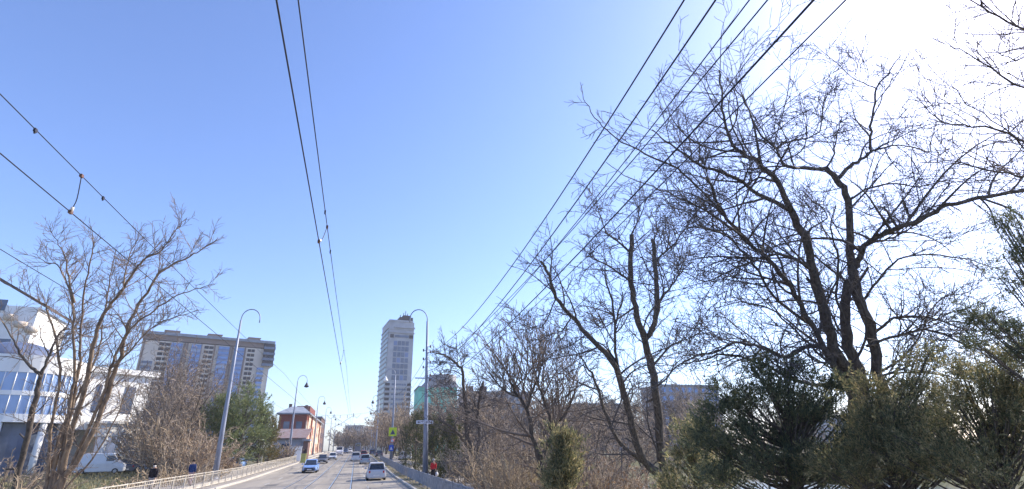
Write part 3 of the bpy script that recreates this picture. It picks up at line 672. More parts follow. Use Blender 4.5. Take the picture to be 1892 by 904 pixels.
# ------------------------------------------------------------------ street furniture
def lamp(base, top, side, label, lum=None, sc=1., extra=False, name='street_lamp'):
    base = np.array(base, float); top = np.array(top, float)
    r = empty(name, base, label, 'street lamp', 'tall lamp posts along the street')
    k = 8
    r_b, r_t = .27*sc, .085*sc
    MB().tube([base+(top-base)*t for t in (0, .33, .66, 1)], [r_b, r_b-(r_b-r_t)*.33, r_b-(r_b-r_t)*.66, r_t], 12).build('post', mt['pole'], r)
    MB().lathe(tuple(base), [(.36*sc, -.1), (.36*sc, .35), (.29*sc, .42)], 12).build('base_collar', mt['pole'], r)
    R_ = .88; pts = [top-[0,0,.3], top+[0,0,.15]]
    for i in range(1, 13):
        a = math.pi*i/12; pts.append(top+np.array([side*(R_-R_*math.cos(a)), 0, .15+R_*1.15*math.sin(a)]))
    pts.append(pts[-1]-[side*.02, 0, .35]); MB().tube(pts, .05, 8).build('arm', mt['pole'], r)
    if lum:
        e = pts[-1]; MB().lathe((e[0], e[1], e[2]-.85), [(.05, .95), (.10, .8), (.2, .62), (.36, .3), (.48, .05), (.44, 0), (.2, -.12), (.0, -.16)], 14).build('lamp_shade', mt['white'] if lum == 'white' else mt['lampdark'], r)
    return r
L1b = np.array([-12.25, 57.6, .13]); L1t = np.array([-12.35, 57.6, 15.15])
lamp(L1b, L1t, 1, 'nearest lamp post on the left pavement, hooked arm without a shade')
R1b = np.array([6.38, 52.6, .1]); R1t = np.array([5.95, 52.6, 14.75])
RL = lamp(R1b, R1t, -1, 'nearest lamp post on the right, carrying cables and a narrow arrow sign')
for Y, px, lum, lab in ((114, 533, 1, 'left lamp post standing before the red brick house'), (165, 577, 1, 'left lamp post in front of the cream wall, holding the span wire'), (216, 594, 1, 'left lamp post at the far corner of the cream wall'), (268, 606, 1, 'slim left lamp post beside the dark brick building'), (318, 614, 1, 'farthest visible lamp post on the left')):
    b_ = at(px, 845, Y); b_[2] = gz(Y)+.1; b_[0] = max(-13, b_[0]); lamp(b_, b_+[-.1, 0, 14.9], 1, lab, lum)
for Y, px, lum, lab in ((101, 722.5, 'white', 'right lamp post with white shade carrying the yellow crossing sign'), (160, 693, 1, 'right lamp post with dark shade left of the office tower'), (222, 687.5, 1, 'slim right lamp post before the distant apartments'), (272, 683, 1, 'farthest visible lamp post on the right')):
    b_ = at(px, 845, Y); b_[2] = gz(Y)+.1; b_[0] = min(6.8, b_[0]); lamp(b_, b_+[-.15 if Y < 120 else 0, 0, 14.9], -1, lab, lum)
    if Y == 101: R2b = b_
# brackets and insulators on the near right post
def onpole(z): return R1b+(R1t-R1b)*((z-.1)/(R1t[2]-R1b[2]))
for z, s_, m_i in ((12.15, 1, 'insul_brown'), (11.6, 1, 'insul_brown'), (11.75, -1, 'insul_brown'), (10.9, -1, 'insul_brown'), (10.6, 1, 'insul_brown'), (10.1, -1, 'insul_brown'), (9.35, 1, 'insul_brown'), (8.9, 1, 'insul_brown')):
    c = onpole(z); e = c+[s_*.34, -.05, .02]; br = MB().tube([c, e], .03, 6).build('bracket', mt['pole'], RL)
    MB().lathe((e[0], e[1], e[2]), [(.03, -.12), (.09, -.1), (.05, -.04), (.1, 0), (.05, .06), (.09, .12), (.02, .15)], 10).build('insulator', mt[m_i], br)
c = onpole(9.05); MB().box(c[0]-1.15, c[0]+.5, c[1]-.22, c[1]-.14, c[2]-.05, c[2]+.05).build('cross_arm', mt['pole'], RL)
# narrow direction sign
c = onpole(4.95); sx0, sx1 = at(769, 782, 52.2)[0], at(800.5, 782, 52.2)[0]
sg = empty('direction_sign', (c[0], 52.2, 4.95), 'narrow white plate with a dark left arrow clamped to the near right lamp post', 'sign')
MB().box(sx0, sx1, 52.2, 52.24, 4.82, 5.13).build('plate', mt['sign_white'], sg)
m = MB().add([(sx0+.09,52.19,4.975),(sx0+.24,52.19,5.06),(sx0+.24,52.19,4.89)], [(0,2,1)]).box(sx0+.24, sx0+.4, 52.187, 52.198, 4.94, 5.01)
m.build('arrow', mt['sign_black'], sg)
m = MB()
rn = random.Random(4); x = sx0+.55
while x < sx1-.15:                                                    # illegible small lettering, reads as short strokes
    wd = rn.uniform(.04, .07); m.box(x, x+.015, 52.188, 52.199, 4.92, 5.02); m.box(x+.016, x+wd, 52.188, 52.199, 4.92+rn.choice((0,.04,.08)), 4.935+rn.choice((.0,.04,.08))+.002); x += wd+.03
m.build('lettering', mt['bluebuild'], sg)
MB().box(c[0]-.25, c[0]+.25, 52.245, 52.4, 4.9, 5.05).build('clamp', mt['pole'], sg)
# crossing sign and small signs on the second right post
yy = R2b[1]-.35; cx = R2b[0]; zc = at(722, 798, yy)[2]
sg = empty('crossing_sign', (cx, yy, zc), 'fluorescent yellow-green board with pedestrian crossing triangle on the second right post', 'sign')
MB().box(cx-.68, cx+.68, yy, yy+.04, zc-.72, zc+.72).build('board', mt['sign_yellow'], sg)
MB().add([(cx-.47,yy-.012,zc-.46),(cx+.47,yy-.012,zc-.46),(cx,yy-.012,zc+.42),(cx-.47,yy-.002,zc-.46),(cx+.47,yy-.002,zc-.46),(cx,yy-.002,zc+.42)], [(0,1,2),(0,3,4,1),(1,4,5,2),(2,5,3,0)]).build('triangle', mt['glass_grey'], sg)
m = MB().lathe((cx, yy-.024, zc+.12), [(0, 0), (.055, 0), (.055, .008)], 10, axis='y'); m.add([(cx-.02,yy-.02,zc+.06),(cx+.06,yy-.02,zc+.05),(cx+.05,yy-.02,zc-.12),(cx+.16,yy-.02,zc-.34),(cx+.1,yy-.02,zc-.35),(cx,yy-.02,zc-.17),(cx-.13,yy-.02,zc-.35),(cx-.18,yy-.02,zc-.33),(cx-.06,yy-.02,zc-.1)], [(8,7,6,5,4,3,2,1,0)])
m.build('walking_figure', mt['sign_black'], sg)
MB().box(cx-.1, cx+.1, yy+.045, yy+.3, zc-.1, zc+.1).build('clamp', mt['pole'], sg)
zc2 = at(721, 815, yy)[2]; sg = empty('round_sign', (cx, yy, zc2), 'small round red-rimmed sign between the yellow board and the blue sign', 'sign')
MB().lathe((cx, yy, zc2), [(0, 0), (.35, 0), (.35, .04), (0, .04)], 20, axis='y').build('disc', mt['sign_red'], sg)
MB().lathe((cx, yy-.008, zc2), [(0, 0), (.26, 0), (.26, .006)], 20, axis='y').build('face', mt['sign_white'], sg)
MB().box(cx-.1, cx+.1, yy+.045, yy+.3, zc2-.1, zc2+.1).build('clamp', mt['pole'], sg)
zc3 = at(721, 828, yy)[2]; sg = empty('blue_sign', (cx-.1, yy, zc3), 'blue rectangular traffic sign lowest on the second right post', 'sign')
MB().box(cx-.5, cx+.3, yy, yy+.04, zc3-.5, zc3+.5).build('board', mt['sign_blue'], sg)
MB().add([(cx-.36,yy-.01,zc3-.3),(cx+.16,yy-.01,zc3-.3),(cx-.1,yy-.01,zc3+.25)], [(0,1,2)]).build('triangle', mt['sign_white'], sg)
MB().box(cx-.2, cx, yy+.045, yy+.3, zc3-.1, zc3+.1).build('clamp', mt['pole'], sg)
for i, (x, y, lab) in enumerate(((-7.9, 46, 'dark manhole cover in the left lane near the bottom of the view'), (2.4, 70, 'dark manhole cover in the right lane beyond the nearest hatchback'), (-8.6, 88, 'dark manhole cover in the left lane before the grey oncoming car'))):
    tag(MB().lathe((x, y, gz(y)+.006), [(0, .012), (.30, .012), (.31, .006), (.36, .006), (.37, 0)], 20).build('manhole_cover', mt['lampdark'], None, (x, y, gz(y))), lab, 'manhole cover')
# thin white post
b_ = at(483.5, 849, 92); b_[2] = ground_z(b_[0], 92); t_ = at(489.5, 768, 92)
r = empty('white_post', b_, 'thin white post leaning slightly before the dark thuja', 'post')
MB().tube([b_, np.array([b_[0]-.1, 92, t_[2]])], [.10, .07], 8).build('shaft', mt['pole_white'], r); MB().lathe(tuple(b_), [(0.01, .62), (.22, .5), (.25, .25), (.22, 0)], 10).build('base_cap', mt['cream'], r)
# railings
def railing(name, x, y0, y1, st, h, m, label, nb, rb):
    r = empty(name, (x, y0, gz(y0)+.12), label, 'railing'); y = y0; zg = lambda q: gz(q)+.12
    while y < y1-.1:
        e = y+st; z0, z1 = zg(y), zg(e)
        MB().box(x-.035, x+.035, y-.035, y+.035, z0-.1, z0+h+.05).build('post', m, r)
        p = MB()
        p.tube([(x, y+.036, z0+h), (x, e-.036, z1+h)], .028, 6); p.tube([(x, y+.036, z0+.14), (x, e-.036, z1+.14)], .02, 6); p.tube([(x, y+.036, z0+h-.17), (x, e-.036, z1+h-.17)], .016, 6)
        for i in range(1, nb):
            yq = y+st*i/nb; zq = zg(yq); p.tube([(x, yq, zq+.14), (x, yq, zq+h)], rb, 4, 0, False)
        p.build('panel', m, r); y = e
    return r
railing('street_railing', -10.8, 15, 115, 2.5, 1.08, mt['fence_cream'], 'cream painted pedestrian railing along the left pavement', 7, .012)
railing('street_railing', 4.85, 16, 116, 2.5, .88, mt['fence_grey'], 'grey pedestrian railing along the right pavement', 15, .017)

# ------------------------------------------------------------------ overhead wires
def wire(name, pts, rad, label, cat='wire', group=None, m='wire', k=5):
    r = MB().tube(pts, rad*(1.2 if cat == 'cable' else 1), k, 0, True).build(name, mt[m], None, tuple(pts[0])); return tag(r, label, cat, group)
GR = 'cables strung from the right lamp posts'
labs = ['topmost and leftmost thick cable of the right bundle', 'second thick cable from the left in the right bundle', 'left one of the thin close pair in the right bundle', 'right one of the thin close pair in the right bundle', 'thick low cable right of the thin pair in the bundle', 'faint thin cable, rightmost of the right bundle']
for i, (c2, c1, c0, rad) in enumerate(((.00312, -.192, 13.05, .018), (.00254, -.175, 11.92, .018), (.0022, -.14, 10.82, .012), (.002, -.10, 10.2, .012), (.0014, -.101, 9.36, .017), (.0013, -.085, 8.8, .010))):
    pts = [(6.2+(.05 if Y > 45 else 0), Y, c2*Y*Y+c1*Y+c0) for Y in list(range(-12, 50, 2))+[52.4]]
    ze = pts[-1][2]; pts[-1] = (6.2, 52.4, ze)
    for q in range(1, 13):
        t = q/12; pts.append((6.2+(R2b[0]-.2-6.2)*t, 52.4+(R2b[1]-52.4)*t, ze+(gz(101))*t-1.1*4*t*(1-t)))
    wire('overhead_cable', pts, rad, labs[i], 'cable', GR)
def line(name, X0, z0, Y0, Y1, rad, label, sag=0, span=50., X1=None, group=None, ph=7):
    X1 = X0 if X1 is None else X1; pts = []
    Y = Y0
    while Y <= Y1:
        t = ((Y-ph) % span)/span; pts.append((X0+(X1-X0)*(Y-Y0)/(Y1-Y0), Y, z0+gz(Y)-sag*(1-(2*t-1)**2)*1.)); Y += 3
    return wire(name, pts, rad, label, 'wire', group)
GT = 'tram overhead wires'
line('contact_wire', -.92, 6.0, -9, 270, .0085, 'left wire of the central overhead pair, the lower contact wire', 0, group=GT)
line('messenger_wire', -.84, 6.75, -9, 270, .007, 'right wire of the central overhead pair, the carrying wire above', .35, group=GT, ph=-20)
line('contact_wire', -4.42, 6.0, -9, 270, .008, 'lower contact wire of the left overhead pair', 0, group=GT)
line('messenger_wire', -4.30, 6.75, -9, 270, .0065, 'upper carrying wire of the left overhead pair', .25, group=GT, ph=-17)
line('feeder_cable', -9.6, 8.0, -4, 160, .011, 'leftmost overhead cable crossing the top of the bare tree', .4, group=GT)
# droppers with insulators
def dropper(a, b_, label):
    a, b_ = np.array(a, float), np.array(b_, float); r = empty('wire_dropper', b_, label, 'wire clamp', 'clamps linking the two wires of a pair')
    mid = (a+b_)/2+[.0, .06, -.05]
    MB().tube([tuple(x) for x in smooth_line([a, mid, b_*.7+mid*.3], 3)], .007, 5).build('lead', mt['wire'], r)
    MB().tube([b_*.62+mid*.38, b_], [.022, .026], 8).build('insulator', mt['insul'], r)
    MB().box(b_[0]-.02, b_[0]+.02, b_[1]-.035, b_[1]+.035, b_[2]-.025, b_[2]+.025).build('lower_clamp', mt['insul_brown'], r)
    MB().box(a[0]-.018, a[0]+.018, a[1]-.03, a[1]+.03, a[2]-.025, a[2]+.02).build('upper_clamp', mt['insul_brown'], r)
def onwire(X, Y, z0, sag, ph): t = ((Y-ph) % 50.)/50; return (X, Y, z0+gz(Y)-sag*(1-(2*t-1)**2))
dropper(onwire(-4.30, 8.35, 6.75, .25, -17), (-4.42, 8.6, 6.0), 'pale insulator linking the left pair of overhead wires')
dropper(onwire(-.84, 9.3, 6.75, .35, -20), (-.92, 9.0, 6.0), 'pale insulator linking the central pair of overhead wires')
dropper(onwire(-.84, 23.5, 6.75, .35, -20), (-.92, 23.3, 6.0), 'distant insulator linking the central wire pair near its far end')
for X, Y, z0, sg_, ph, lab in ((-4.30, 7.1, 6.75, .25, -17, 'small clamp on the left upper wire, left of the insulator'), (-4.30, 9.1, 6.75, .25, -17, 'small clamp on the left upper wire, right of the insulator'), (-.84, 8.6, 6.75, .35, -20, 'small clamp on the central wire just above the insulator'), (-.84, 10.6, 6.75, .35, -20, 'small clamp on the central wire just below the insulator')):
    p = onwire(X, Y, z0, sg_, ph); tag(MB().box(X-.012, X+.012, Y-.025, Y+.025, p[2]-.035, p[2]+.015).tube([(X, Y, p[2]-.03), (X, Y, p[2]-.055)], .012, 6).build('wire_clamp', mt['wire'], None, p), lab, 'wire clamp')
# span wires with steady arms
for Y, zz, lab in ((101, 8.3, 'cross-street span wire tied to the second right post'), (160, 8.3, 'farther cross-street span wire between slim posts')):
    r = empty('span_wire', (-4, Y, zz+gz(Y)), lab, 'wire'); xl, xr = -12.6, (R2b[0]-.1 if Y == 101 else 6.6); z = zz+gz(Y)
    MB().tube([(xl+(xr-xl)*t, Y+12*(1-t)*(Y == 101), z+.9*(2*t-1)**2) for t in np.linspace(0, 1, 13)], .014, 5).build('cable', mt['wire'], r)
    for x0 in (-4.42, -.92):
        yc = Y+12*(1-(x0-xl)/(xr-xl))*(Y == 101); zc = z+.9*(2*(x0-xl)/(xr-xl)-1)**2
        s_ = -1 if x0 < -2 else 1
        MB().tube([(x0+s_*1.3, yc, zc+.02), (x0+s_*.6, yc, zc-.65), (x0, yc, zc-.1)], .035, 6).build('bridle', mt['pole'], r)
        MB().tube([(x0-s_*1.7, yc-.3, 7.0+gz(Y)), (x0, yc, zc-.2)], .035, 6).tube([(x0-s_*1.7, yc-.3, 7.0+gz(Y)), (x0+s_*.1, yc-.4, 6.1+gz(Y))], .035, 6).build('steady_arm', mt['pole'], r)
        MB().tube([(x0, yc, zc-.55), (x0, yc, zc+.2)], [.06, .09], 6).build('insulator', mt['bluebuild'], r)
    for x0 in (-3.3, -2.0):
        yc = Y+12*(1-(x0-xl)/(xr-xl))*(Y == 101); zc = z+.9*(2*(x0-xl)/(xr-xl)-1)**2; MB().tube([(x0, yc, zc-.55), (x0, yc, zc+.0)], .045, 6).build('hanger', mt['wire'], r)

# ------------------------------------------------------------------ vehicles
def vehicle(loc, yaw, label, pm, kind='hatch', L=4.1, W=1.7, H=1.5, name='car', group='cars on the street', cat='car'):
    r = empty(name, loc, label, cat, group); c_, s_ = math.cos(yaw), math.sin(yaw); loc = np.array(loc, float)
    def X(p): return (loc[0]+p[0]*c_-p[1]*s_, loc[1]+p[0]*s_+p[1]*c_, loc[2]+p[2])       # x forward, y left
    def loft(st, m, nm, par=r):
        b = MB(); vs = []; k = 12
        for x, zb_, zt_, hw, tw in st:          # x, bottom, top, half width at bottom, at top
            e = .07
            ring = [(-hw+e, zb_), (hw-e, zb_), (hw, zb_+e), (hw+.02, zb_+(zt_-zb_)*.45), (hw-(hw-tw)*.6, zb_+(zt_-zb_)*.75), (tw, zt_-e*.8), (tw-e*1.3, zt_), (-tw+e*1.3, zt_), (-tw, zt_-e*.8), (-(hw-(hw-tw)*.6), zb_+(zt_-zb_)*.75), (-hw-.02, zb_+(zt_-zb_)*.45), (-hw, zb_+e)]
            vs += [X((x, y, z)) for y, z in ring]
        n = len(st); fs = [(i*k+j, i*k+(j+1)%k, (i+1)*k+(j+1)%k, (i+1)*k+j) for i in range(n-1) for j in range(k)]
        fs += [tuple(range(k))[::-1], tuple((n-1)*k+j for j in range(k))]
        b.add(vs, fs, 0, False); return b.build(nm, m, par)
    h = L/2; w_ = W/2; belt = H*.6
    if kind == 'van':
        hood = h*.55
        loft([(-h, .3, H*.97, w_-.06, w_-.12), (-h+.1, .24, H, w_, w_-.1), (hood-.2, .24, H, w_, w_-.1), (hood+.35, .24, H*.62, w_, w_-.04), (h-.15, .24, H*.5, w_, w_-.05), (h, .3, H*.42, w_-.08, w_-.1)], pm, 'body')
        cab0, cab1, ra, rb_ = -h+.03, hood+.3, -h+.1, hood-.15
    else:
        st = [(-h, .36, belt*.86, w_-.12, w_-.16), (-h+.08, .28, belt, w_-.03, w_-.08), (-h+.5, .2, belt+.02, w_, w_-.05), (h*.35, .2, belt, w_, w_-.05), (h*.75, .2, belt*.9, w_-.02, w_-.09), (h-.1, .24, belt*.78, w_-.08, w_-.14), (h, .34, belt*.66, w_-.2, w_-.24)]
        if kind == 'hatch': st[1] = (-h+.06, .28, belt+.02, w_-.03, w_-.06)
        loft(st, pm, 'body')
        cab0 = -h+.1 if kind == 'hatch' else -h+.72; cab1 = h*.5; ra = cab0+(.28 if kind == 'hatch' else .6); rb_ = h*.08
        tw = w_-.26
        gl = loft([(cab0, belt-.06, belt+.02, w_-.1, w_-.14), (ra, belt-.06, H-.045, w_-.09, tw), (rb_, belt-.06, H-.045, w_-.09, tw), (cab1, belt-.06, belt+.02, w_-.12, w_-.16)], mt['carglass'], 'windows')
        b = MB(); pts = [(ra-.04, H-.06), (ra+.1, H), (rb_-.1, H), (rb_+.1, H-.07)]
        b.add([X((x, s*(tw+.01), z)) for x, z in pts for s in (-1, 1)]+[X((x, s*(tw+.01), z-.06)) for x, z in pts for s in (-1, 1)], [(0,1,3,2),(2,3,5,4),(4,5,7,6),(0,8,9,1),(6,7,15,14),(0,2,10,8),(2,4,12,10),(4,6,14,12),(1,9,11,3),(3,11,13,5),(5,13,15,7)]); b.build('roof', pm, r)
        for s in (-1, 1):
            for p_a, p_b, q in (((ra, s*tw, H-.05), (cab0+.02, s*(w_-.12), belt), .05), ((rb_, s*tw, H-.05), (cab1, s*(w_-.14), belt), .04), (((ra+rb_)/2, s*tw, H-.05), ((ra+rb_)/2-.02, s*(w_-.08), belt), .04)):
                MB().tube([X(p_a), X(p_b)], q, 5).build('pillar', pm, r)
        if kind == 'hatch': MB().add([X((ra-.16, y, H-.02)) for y in (-tw+.08, tw-.08)]+[X((ra+.06, y, H+.03)) for y in (tw-.08, -tw+.08)]+[X((ra-.16, y, H-.07)) for y in (-tw+.08, tw-.08)]+[X((ra+.06, y, H-.03)) for y in (tw-.08, -tw+.08)], [(0,1,2,3),(7,6,5,4),(0,4,5,1)]).build('spoiler', pm, r)
    if kind == 'van':
        b = MB(); yv = w_-.085
        b.add([X(p) for p in ((hood+.30, -yv+.1, H*.66), (hood+.30, yv-.1, H*.66), (hood-.14, yv-.14, H*.96), (hood-.14, -yv+.14, H*.96))], [(0,1,2,3)]); b.build('windshield', mt['carglass'], r)
        for s in (-1, 1): MB().add([X(p) for p in ((hood+.12, s*(w_+.012), H*.62), (hood-.8, s*(w_+.012), H*.62), (hood-.8, s*(w_-.04), H*.88), (hood-.08, s*(w_-.04), H*.88))], [(0,1,2,3)]).build('side_window', mt['carglass'], r)
        MB().add([X(p) for p in ((-h-.01, -w_+.25, H*.62), (-h-.01, w_-.25, H*.62), (-h+.0, w_-.3, H*.88), (-h+.0, -w_+.3, H*.88))], [(0,1,2,3)]).build('rear_window', mt['carglass'], r)
    for fx in (-h*.62, h*.64):
        for s in (-1, 1):
            c = np.array(X((fx, s*(w_-.08), .31))); d = np.array([-s_*s, c_*s, 0]); 
            t = MB().tube([c-d*.1, c+d*.085, c+d*.1], [.31, .31, .27], 18, 0, True, True).build('wheel', mt['tyre'], r)
            MB().tube([c+d*.101, c+d*.112], [.19, .17], 14).build('rim', mt['rim'], t)
    for s in (-1, 1):
        c = np.array(X((-h+.03, s*(w_-.23), belt*.82))); e = np.array([c_, s_, 0]); f = np.array([-s_, c_, 0])
        MB().obox(c, e, f, -.05, .12, -.07, .07, -.09, .09).build('tail_light', mt['redlamp'], r)
        c = np.array(X((h-.1, s*(w_-.32), belt*.62))); MB().obox(c, e, f, -.1, .1, -.17, .17, -.08, .08).build('headlight', mt['whitelamp'], r)
        c = np.array(X((cab1-.25, s*(w_+.1), belt+.08))); MB().obox(c, e, f, -.07, .07, -.1, .1, -.07, .07).build('mirror', pm, r)
    e, f = np.array([c_, s_, 0]), np.array([-s_, c_, 0])
    c = np.array(X((-h, 0, 0))); MB().obox(c, e, f, -.04, .2, -w_+.12, w_-.12, .26, .46).build('rear_bumper', mt['black'] if kind != 'hatch' else pm, r)
    MB().obox(c, e, f, -.075, -.04, -.26, .26, .38, .5).build('rear_plate', mt['plate'], r)
    c = np.array(X((h, 0, 0))); MB().obox(c, e, f, -.2, .04, -w_+.25, w_-.25, .25, .42).build('front_bumper', mt['black'], r)
    MB().obox(c, e, f, .041, .07, -.26, .26, .32, .43).build('front_plate', mt['plate'], r)
    MB().obox(c, e, f, -.1, .02, -.4, .4, .45, .55).build('grille', mt['black'], r)
    return r
UPW, DNW = R(90), R(-90)
def road_at(px, Y, z=0): p = at(px, 850, Y); return (p[0], Y, gz(Y)+z)
sil = paint('silver_paint', (.55,.56,.60)); whi = paint('white_paint', (.75,.75,.76)); lbl = paint('light_blue_paint', (.20,.33,.62)); dgr = paint('dark_grey_paint', (.10,.10,.12)); drd = paint('dark_red_paint', (.28,.03,.03)); nav = paint('navy_paint', (.03,.06,.16)); sbl = paint('silver_blue_paint', (.38,.45,.52))
vehicle(road_at(696, 55), UPW, 'silver-white hatchback driving away in the right lane, nearest to the viewer', sil)
vehicle(road_at(674.5, 99), UPW, 'silver-blue car driving away just ahead of the nearest hatchback', sbl, 'hatch', 4.2)
vehicle(road_at(657, 116), UPW, 'white car with dark rear bumper driving away on the tram track', whi, 'hatch', 4.5, 1.85, 1.65)
vehicle(road_at(671, 150), UPW, 'dark red car with bright lamps in the distant queue', drd, 'hatch', 4.3)
vehicle(road_at(576, 74), DNW, 'light blue oncoming car, first of the oncoming line', lbl, 'sedan', 4.4)
vehicle(road_at(596, 106), DNW, 'dark grey oncoming car right behind the light blue one', dgr, 'sedan', 4.4)
vehicle(road_at(614, 128), DNW, 'white oncoming car, third in the oncoming line', whi, 'sedan', 4.3)
vehicle(road_at(626, 172), DNW, 'tall white van at the far end of the oncoming line', whi, 'van', 5.2, 1.95, 2.4, 'van')
vehicle(road_at(637, 205), DNW, 'dark navy oncoming car left of the tram line far away', nav, 'sedan')
vehicle(road_at(645, 215), DNW, 'small white oncoming car far away on the tram line', whi, 'sedan')
vehicle(road_at(659, 250), UPW, 'blue-grey box truck far down the street', paint('truck_paint', (.12,.15,.22)), 'van', 7, 2.4, 3.6, 'truck', cat='truck')
vehicle((5.6, 140, gz(140)+.1), UPW, 'dark grey car parked on the right verge beyond the crossing sign', dgr, 'sedan', group='parked cars')
vehicle((9.4, 112, gz(112)+.1), R(100), 'white car parked off the right pavement behind the crossing sign post', whi, 'hatch', 4.3, 1.75, 1.6, group='parked cars')
vehicle((4.9, 175, gz(175)), UPW, 'navy car at the right kerb in the far queue', nav, 'hatch', group='parked cars')
def park(px, Y, ang, *a, **k):
    p = at(px, 850, Y); return vehicle((p[0], Y, ground_z(p[0], Y)+.03), ang, *a, group='parked cars', **k)
park(190, 74, R(8), 'white van parked behind the multi-stemmed bare tree', whi, 'van', 4.9, 1.9, 2.2, name='van', cat='van')
park(150, 78, R(170), 'grey-blue car parked left of the white van', sbl, 'sedan', 4.4)
park(243, 76, R(100), 'dark grey car parked just right of the white van', dgr, 'hatch', 4.2)
park(272, 80, R(5), 'white car parked among the brown shrubs on the left', whi, 'sedan', 4.4)
park(425, 90, R(95), 'dark car parked under the green trees beside the near left lamp post', dgr, 'sedan', 4.4)
park(441, 93, R(85), 'pale blue car parked under the green trees', lbl, 'hatch', 4.2)
park(385, 72, R(80), 'white van parked just left of the near left lamp post', whi, 'van', 5, 1.9, 2.2, name='van', cat='van')

# ------------------------------------------------------------------ people
def person(loc, yaw, h, label, coat, legs, headm, skirt=False, bag=None, mask=False, lean=0, name='person'):
    r = empty(name, loc, label, 'person'); s = h/1.75; loc = np.array(loc, float); c_, s_ = math.cos(yaw), math.sin(yaw)
    def X(x, y, z): x += lean*max(0, z-.9); return (loc[0]+(x*c_-y*s_)*s, loc[1]+(x*s_+y*c_)*s, loc[2]+z*s)   # x forward
    def skin_mesh(verts, edges, rads, nm, m, rootv=0, par=r, sub=2):
        me = bpy.data.meshes.new(nm); me.from_pydata([Vector(X(*v))-Vector(loc) for v in verts], edges, []); o = bpy.data.objects.new(nm, me); COL.objects.link(o)
        md = o.modifiers.new('skin', 'SKIN'); 
        for i, v in enumerate(me.skin_vertices[0].data):
            v.radius = tuple(q*s for q in (rads[i] if isinstance(rads[i], tuple) else (rads[i], rads[i]))); v.use_root = (i == rootv)
        ss = o.modifiers.new('s', 'SUBSURF'); ss.levels = ss.render_levels = sub
        dg = bpy.context.evaluated_depsgraph_get(); me2 = bpy.data.meshes.new_from_object(o.evaluated_get(dg)); o.modifiers.clear(); o.data = me2; me2.name = nm
        me2.materials.clear(); me2.materials.append(m); me2.polygons.foreach_set('use_smooth', [True]*len(me2.polygons)); o.parent = par; return o
    V = [(0,0,.93),(0,0,1.12),(0,0,1.32),(0,0,1.46),(.01,0,1.53),(.03,0,1.62),(.02,0,1.71)]; E = [(0,1),(1,2),(2,3),(3,4),(4,5),(5,6)]; Rr = [(.14,.1),(.13,.1),(.15,.1),(.08,.07),.05,(.075,.085),(.06,.07)]
    arms = {}
    for sd_, sw in ((1, .12), (-1, -.1)):
        b = len(V); V += [(0,.17*sd_,1.40),(-.02+sw*.4,.22*sd_,1.14),(.06+sw,.22*sd_,.90),(.08+sw*1.15,.22*sd_,.83)]; E += [(3,b),(b,b+1),(b+1,b+2),(b+2,b+3)]; Rr += [.06,.045,.032,(.035,.02)]
        for f in range(4): V.append((.09+sw*1.2+(-.03+.02*f), .225*sd_-.01*sd_, .745+.01*abs(f-1.5))); E.append((b+3, len(V)-1)); Rr.append(.009)
        V.append((.12+sw*1.2, .2*sd_, .79)); E.append((b+3, len(V)-1)); Rr.append(.01); arms[sd_] = (b, b+1, b+2)
    legp = []
    for sd_, st in ((1, .2), (-1, -.16)):
        b = len(V); V += [(0,.09*sd_,.86),(.04+st*.5,.09*sd_,.48),(st-.02,.09*sd_,.08),(st+.13,.09*sd_,.04)]; E += [(0,b),(b,b+1),(b+1,b+2),(b+2,b+3)]; Rr += [.085,.06,.04,(.035,.03)]; legp.append(b)
    skin_mesh(V, E, Rr, 'body', mt['skin'])
    # coat
    a1, a2 = arms[1], arms[-1]; cv = [V[0],V[1],V[2],(0,0,1.43)]+[V[i] for i in a1]+[V[i] for i in a2]+[(0,0,.8)]
    skin_mesh(cv, [(0,1),(1,2),(2,3),(2,4),(4,5),(5,6),(2,7),(7,8),(8,9),(0,10)], [(.19,.15),(.18,.145),(.19,.14),(.09,.09),.08,.065,.048,.08,.065,.048,(.19,.15)], 'coat', coat, 1)
    b1, b2 = legp
    if skirt: MB().lathe((loc[0], loc[1], loc[2]+.28*s), [(.19*s, 0), (.21*s, .1*s), (.19*s, .45*s), (.17*s, .62*s)], 16).build('skirt', legs, r)
    else: skin_mesh([V[0],V[b1],V[b1+1],V[b1+2],V[b2],V[b2+1],V[b2+2]], [(0,1),(1,2),(2,3),(0,4),(4,5),(5,6)], [(.16,.12),.11,.085,.065,.11,.085,.065], 'trousers', legs)
    for b in legp: 
        p, q = X(*V[b+2]), X(*V[b+3]); MB().tube([np.array(p)-[0,0,.02], (np.array(p)+q)/2-[0,0,.01], q], [.055*s,.055*s,.035*s], 8).build('shoe', mt['black'], r)
    hc = X(.015, 0, 1.685); MB().lathe(hc, [(.098*s, -.05*s), (.107*s, .0), (.095*s, .06*s), (.06*s, .095*s), (.005, .108*s)], 14).build('hair' if headm != 'hat' else 'hat', headm if headm != 'hat' else coat, r)
    # face details
    fx = .03+.085
    for sd_ in (1, -1): MB().lathe(X(fx-.004, .03*sd_, 1.645), [(0.001, -.009), (.011, 0), (.001, .009)], 8).build('eye', mt['sign_black'], r)
    MB().tube([X(fx-.01, 0, 1.645), X(fx+.022, 0, 1.605)], [.008*s, .014*s], 6).build('nose', mt['skin'], r)
    if mask: MB().lathe(X(.05, 0, 1.585), [(.02, -.05*s), (.075*s, -.02*s), (.08*s, .02*s), (.06*s, .045*s)], 12).build('mask', mt['white'], r)
    else: MB().tube([X(fx-.012, -.025, 1.578), X(fx-.006, 0, 1.576), X(fx-.012, .025, 1.578)], .006*s, 5).build('mouth', mt['redlamp'], r)
    return r, X
def spot(px, Y): p = at(px, 860, Y); return (p[0], Y, gz(Y)+(.36 if p[0] < -11.3 else .12))
